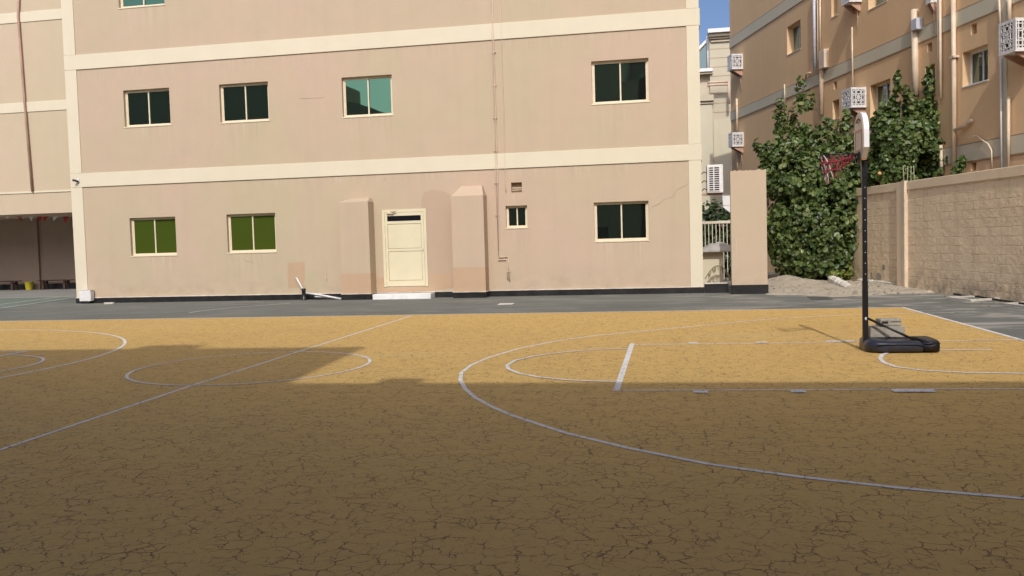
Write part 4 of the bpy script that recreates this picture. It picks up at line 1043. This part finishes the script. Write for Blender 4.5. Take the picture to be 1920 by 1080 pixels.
# tank base: long rounded body lying along the baseline direction
def ring(b, x, y0, y1, z1, k=.75):
    w = (y1-y0)/2; c_ = (y0+y1)/2; pr = []
    for a in range(16):
        t = 2*PI*a/16; s, c2 = math.sin(t), math.cos(t)
        yy = c_+w*math.copysign(abs(c2)**.45, c2); zz = z1/2+z1/2*math.copysign(abs(s)**.5, s)
        pr.append(b.bm.verts.new((x, yy, max(.003, zz))))
    return pr
Lb = (G(1757, 667)-G(1616, 667)).length-.13
b = MB(); secs = []
for x, y0, y1, z in ((-.05, .22, .5, .10), (-.03, .12, .6, .16), (.03, .04, .68, .185), (.10, .0, .72, .17), (.30, .0, .72, .165), (.55, .0, .72, .163), (.64, .01, .71, .152), (.70, .02, .70, .144), (.76, .01, .71, .152), (.84, .0, .72, .172), (Lb-.14, .0, .72, .168), (Lb-.08, .02, .70, .15), (Lb-.05, .06, .66, .11), (Lb-.04, .12, .6, .07)):
    secs.append(ring(b, x, y0-.1, y1-.1, z))
for A, B_ in zip(secs, secs[1:]):
    for k in range(16): b.bm.faces.new((A[k], A[(k+1) % 16], B_[(k+1) % 16], B_[k])).smooth = True
b.bm.faces.new(secs[0][::-1]); b.bm.faces.new(secs[-1])
tank = b.build('base_tank', M['base_plastic'], hoop)
b = MB()
b.tube([(.06, -.108, .12), (.30, -.108, .128), (.55, -.106, .124), (.64, -.100, .108), (.70, -.092, .096), (.76, -.098, .108), (.84, -.106, .132), (Lb-.16, -.106, .135)], .008, 6); b.build('moulded_rib', M['base_plastic'], tank)
zt = CAMH-(0)  # heights on the pole from the photograph
py = HB.y+.22
def hz_(v, u=1622, y=py): d = ray(u, v); return CAMH+d.z*(y/d.y)
zr = hz_(292, 1560, py)
ztop = hz_(268)
MB().box(-.012-.03, -.012+.03, .22-.03, .22+.03, .12, ztop-.45, .008, 1).build('pole', M['pole'], hoop)
pl2 = MB().box(-.012-.034, -.012+.034, .186, .254, .10, .95, .008, 1).build('pole_sleeve', M['pole'], hoop)
b = MB(); z = .75
while z < ztop-.5: b.box(-.017, -.007, .1885, .1895, z, z+.011); z += .145
b.build('pole_hole', M['pipe_grey'], hoop)
for yy in (.06, .40):
    MB().tube([(.02, .22, hz_(597)), (.64, yy, .13)], .016, 8).build('strut', M['pole'], hoop)
MB().box(-.025, .0, .175, .27, hz_(597)-.02, hz_(597)+.02, .004, 1).build('strut_bolt', M['pipe_grey'], hoop)
# fan-shaped board, its plane across the court's length
bt, bb = hz_(211, 1615), hz_(299, 1612)
bw = .29
bx_ = -.045
def board_outline(s=1.0):
    h = bt-bb; cz = bb+h*.5; pts = []
    for k in range(21):
        a = PI*k/20; pts.append((.22+bw*s*math.cos(a), cz+(h*.5)*s*math.sin(a)**.85))
    pts += [(.22-bw*s, bb+h*.22), (.22-bw*.52*s, cz-h*.5*s), (.22+bw*.52*s, cz-h*.5*s), (.22+bw*s, bb+h*.22)]
    return pts
MB().prism(board_outline(1.0), 'x', bx_-.03, bx_+.035).build('board_edge', M['board_rim'], hoop)
MB().prism(board_outline(.90), 'x', bx_-.036, bx_-.0305).build('board_face', M['board_tan'], hoop)
h = bt-bb
b = MB(); x_ = bx_-.041
zq0, zq1 = bb+h*.17, bb+h*.62
for y0, y1, z0, z1 in ((.04, .40, zq1-.022, zq1), (.04, .40, zq0, zq0+.022), (.04, .054, zq0+.022, zq1-.022), (.386, .40, zq0+.022, zq1-.022)): b.box(x_, x_+.004, y0, y1, z0, z1)
b.build('target_square', M['faded_red'], hoop)
b = MB(); b.tube([(x_, .22-.11+.22*t, bb+h*.80+.04*math.sin(PI*t)) for t in [k/8 for k in range(9)]], .007, 5); b.tube([(x_, .22-.06+.12*t, bb+h*.785) for t in (0, 1)], .005, 5); b.build('board_mark', M['metal_dark'], hoop)
b = MB(); b.box(bx_-.028, bx_+.03, .22-bw*.5, .22+bw*.5, bb-.014, bb-.001); b.build('board_lower_edge', M['rim_orange'], hoop)
b = MB(); b.box(bx_+.036, .03, .16, .28, bb-.02, bb+.30, .01, 1); b.box(-.05, .02, .18, .26, ztop-.46, bb+.2); b.build('board_bracket', M['pole'], hoop)
rimr = .225; rc_ = Vector((bx_-.04-.04-rimr, .22, zr))
b = MB(); b.tube([(rc_.x+rimr*math.cos(2*PI*k/32), rc_.y+rimr*math.sin(2*PI*k/32), zr) for k in range(33)], .010, 7, cap=False)
b.tube([(bx_-.045, .22-.09, zr+.01), (rc_.x+rimr*.9, .22-.09, zr)], .010, 6); b.tube([(bx_-.045, .22+.09, zr+.01), (rc_.x+rimr*.9, .22+.09, zr)], .010, 6)
b.box(bx_-.06, bx_-.0412, .12, .32, zr-.12, zr+.03, .004, 1); b.tube([(bx_-.06, .22, zr-.11), (rc_.x+rimr, .22, zr-.01)], .010, 6)
b.build('rim', M['pole'], hoop)
rnd = random.Random(5)
def cord(b, pts): b.tube(pts, .0078, 5)
br_, bw_ = MB(), MB()
NC = 12
for k in range(NC):
    for s in (-1, 1):
        pts = []; a = 2*PI*k/NC; torn = .30 if math.cos(a) < -.2 else (.20 if math.cos(a) < .5 else .13)
        nseg = 6
        for j in range(nseg+1):
            t = j/nseg; aa = a+s*t*PI/NC*2.4*(torn/.3); rr = rimr*(1-.42*t)*(1+rnd.uniform(-.05, .05))
            pts.append((rc_.x+rr*math.cos(aa)-.03*t, rc_.y+rr*math.sin(aa), zr-torn*1.05*t-.02*math.sin(3*aa)*t))
        cord(bw_ if (k in (5, 6, 7) and s > 0) else br_, pts)
for t, sc in ((.10, .9), (.19, .78)):
    cord(br_, [(rc_.x+rimr*sc*math.cos(2*PI*k/24)-.02, rc_.y+rimr*sc*math.sin(2*PI*k/24), zr-t*(1 if math.cos(2*PI*k/24) < .2 else .6)+rnd.uniform(-.015, .015)) for k in range(25)])
for k in range(5):
    a = PI+rnd.uniform(-.5, .5); x0, y0 = rc_.x+.15*math.cos(a), rc_.y+.15*math.sin(a)
    cord(br_ if k % 2 else bw_, [(x0, y0, zr-.22), (x0+rnd.uniform(-.03, .03), y0, zr-.31), (x0+rnd.uniform(-.02, .06), y0, zr-.36-rnd.random()*.05)])
net = br_.build('net', M['net_red'], hoop); bw_.build('white_cord', M['net_white'], net)
# blocks weighing the base down
def lblock(name, label, u0, u1, vb_, vt_, yrel, dep, z0, rz=0.0, hollow=True, parent=None):
    y = HB.y+yrel; a = atY(u0, vb_, y); c_ = atY(u1, vb_, y); top = atY((u0+u1)/2, vt_, y).z
    w = c_.x-a.x; h_ = top-z0
    t = thing(name, label, 'block', ((a.x+c_.x)/2, y+dep/2, z0), rz, 'concrete blocks on the hoop base')
    b = MB(); b.box(-w/2, w/2, -dep/2, dep/2, 0, h_, .012, 2)
    for v_ in b.bm.verts: v_.co += Vector((noise.noise(v_.co*9), noise.noise(v_.co*9+Vector((5, 0, 0))), noise.noise(v_.co*9+Vector((0, 7, 0)))))*.006
    b.build('block_body', M['block'], t); return t, w, h_, top
t1, w1, h1, top1 = lblock('concrete_block', 'big rough concrete block on the hoop base, under the smaller one', 1632, 1697, 645, 612, .28, .24, .172)
t2, w2, h2, top2 = lblock('concrete_block', 'small cracked concrete block lying on top of the bigger one', 1648, 1690, 612, 598, .31, .18, top1+.002, .12)
MB().box(-w2*.42, -w2*.14, -.097, -.080, h2*.40, h2*.68).build('core_hole', M['dark'], t2)
MB().box(w2*.0, w2*.47, -.097, -.080, h2*.58, h2*.64).build('crack', M['dark'], t2)

# ------------------------------------------------------------------ the block behind the camera, which shades the near court and shows in the panes
OY = -3.0
SUN_EL, SUN_AZ = math.radians(41.5), .065           # azimuth: to the right of straight behind the facade normal
tan = math.tan(SUN_EL)/math.cos(SUN_AZ)
Hr = (9.87-OY)*tan; Hl = (13.5-OY)*tan
xs = -4.35+(Hl*.83)/tan*math.tan(SUN_AZ)
opp = thing('opposite_building', 'tan school block with cream bands across the yard behind the viewer', 'building', (0, OY, 0))
def seg(x0, x1, H_):
    b = MB(); b.box(x0, x1, -10, 0, 0, H_); return b
seg(xs, 30, Hr).build('wall', M['opposite'], opp)
seg(-17.2, xs-.002, Hl).build('taller_wall', M['opposite'], opp)
seg(-24.4, -17.202, 9.8).build('low_wall', M['opposite'], opp)
seg(-48, -24.402, 13.6).build('end_wall', M['opposite'], opp)
b = MB(); b.prism([(-24.39, 9.81), (-18.2, 9.81), (-18.6, 10.2), (-20.9, 11.2), (-21.6, 11.25), (-21.6, 9.95), (-24.39, 9.95)], 'y', -6, -.5); b.build('roof_slope', M['opposite'], opp)
for z in (3.8, 7.5): MB().box(-48, 30, .001, .04, z, z+.5).build('band', M['cream'], opp)
b = MB()
for x in range(-46, 30, 4):
    for z in (1.2, 5.1, 8.9):
        if z > 7 and not (-46 < x < -26 or x > -15): continue
        b.box(x, x+1.6, .001, .03, z, z+1.25)
b.build('windows', M['glass_black'], opp)
b = MB(); b.box(xs+.01, 16, -9.9, -7.6, Hr+.002, 14.8); b.build('added_storey', M['opposite'], opp)  # unseen storey added to keep sky out of the pane reflections
tk = seg(-2.35, -1.85, Hr+.32); tk.build('roof_bump', M['opposite'], opp)  # unseen roof box shaped to cast a small bump in the court shadow
MB().box(-7.5, -6.4, -4, -.05, Hl, Hl+.5).build('roof_box', M['opposite'], opp)  # unseen box added for the left bump of the shadow edge

# ------------------------------------------------------------------ light, sky, camera
w = bpy.data.worlds.new('World'); SC.world = w; w.use_nodes = True
nt = w.node_tree; bg = nt.nodes['Background']
sky = nt.nodes.new('ShaderNodeTexSky'); sky.sky_type = 'NISHITA'; sky.sun_disc = False
to_sun = Vector((math.sin(SUN_AZ), -math.cos(SUN_AZ), 0))
sky.sun_elevation = SUN_EL; sky.sun_rotation = math.atan2(to_sun.x, to_sun.y)
sky.air_density = 0.55; sky.dust_density = 4.0; sky.ozone_density = 3.2
L(nt, sky.outputs[0], bg.inputs[0]); bg.inputs[1].default_value = .15
ld_ = bpy.data.lights.new('sun', 'SUN'); ld_.energy = 2.15; ld_.angle = math.radians(.53); ld_.color = (1.0, .97, .92)
so = bpy.data.objects.new('sun', ld_); COL.objects.link(so)
S = Vector((to_sun.x*math.cos(SUN_EL), to_sun.y*math.cos(SUN_EL), math.sin(SUN_EL)))
so.rotation_euler = S.to_track_quat('Z', 'Y').to_euler(); so.location = S*60
cam = bpy.data.cameras.new('camera'); co = bpy.data.objects.new('camera', cam); COL.objects.link(co)
cam.sensor_width = 36; cam.lens = FPX/1920*36; cam.clip_start = .05; cam.clip_end = 3000
m3 = Matrix((RIGHT, UP, -FWD)).transposed(); co.matrix_world = Matrix.Translation(CAMP) @ m3.to_4x4()
SC.camera = co
SC.view_settings.view_transform = 'Standard'; SC.view_settings.look = 'None'; SC.view_settings.exposure = 0.21; SC.view_settings.gamma = 1
SC.view_settings.use_curve_mapping = False
SC.cycles.max_bounces = 6
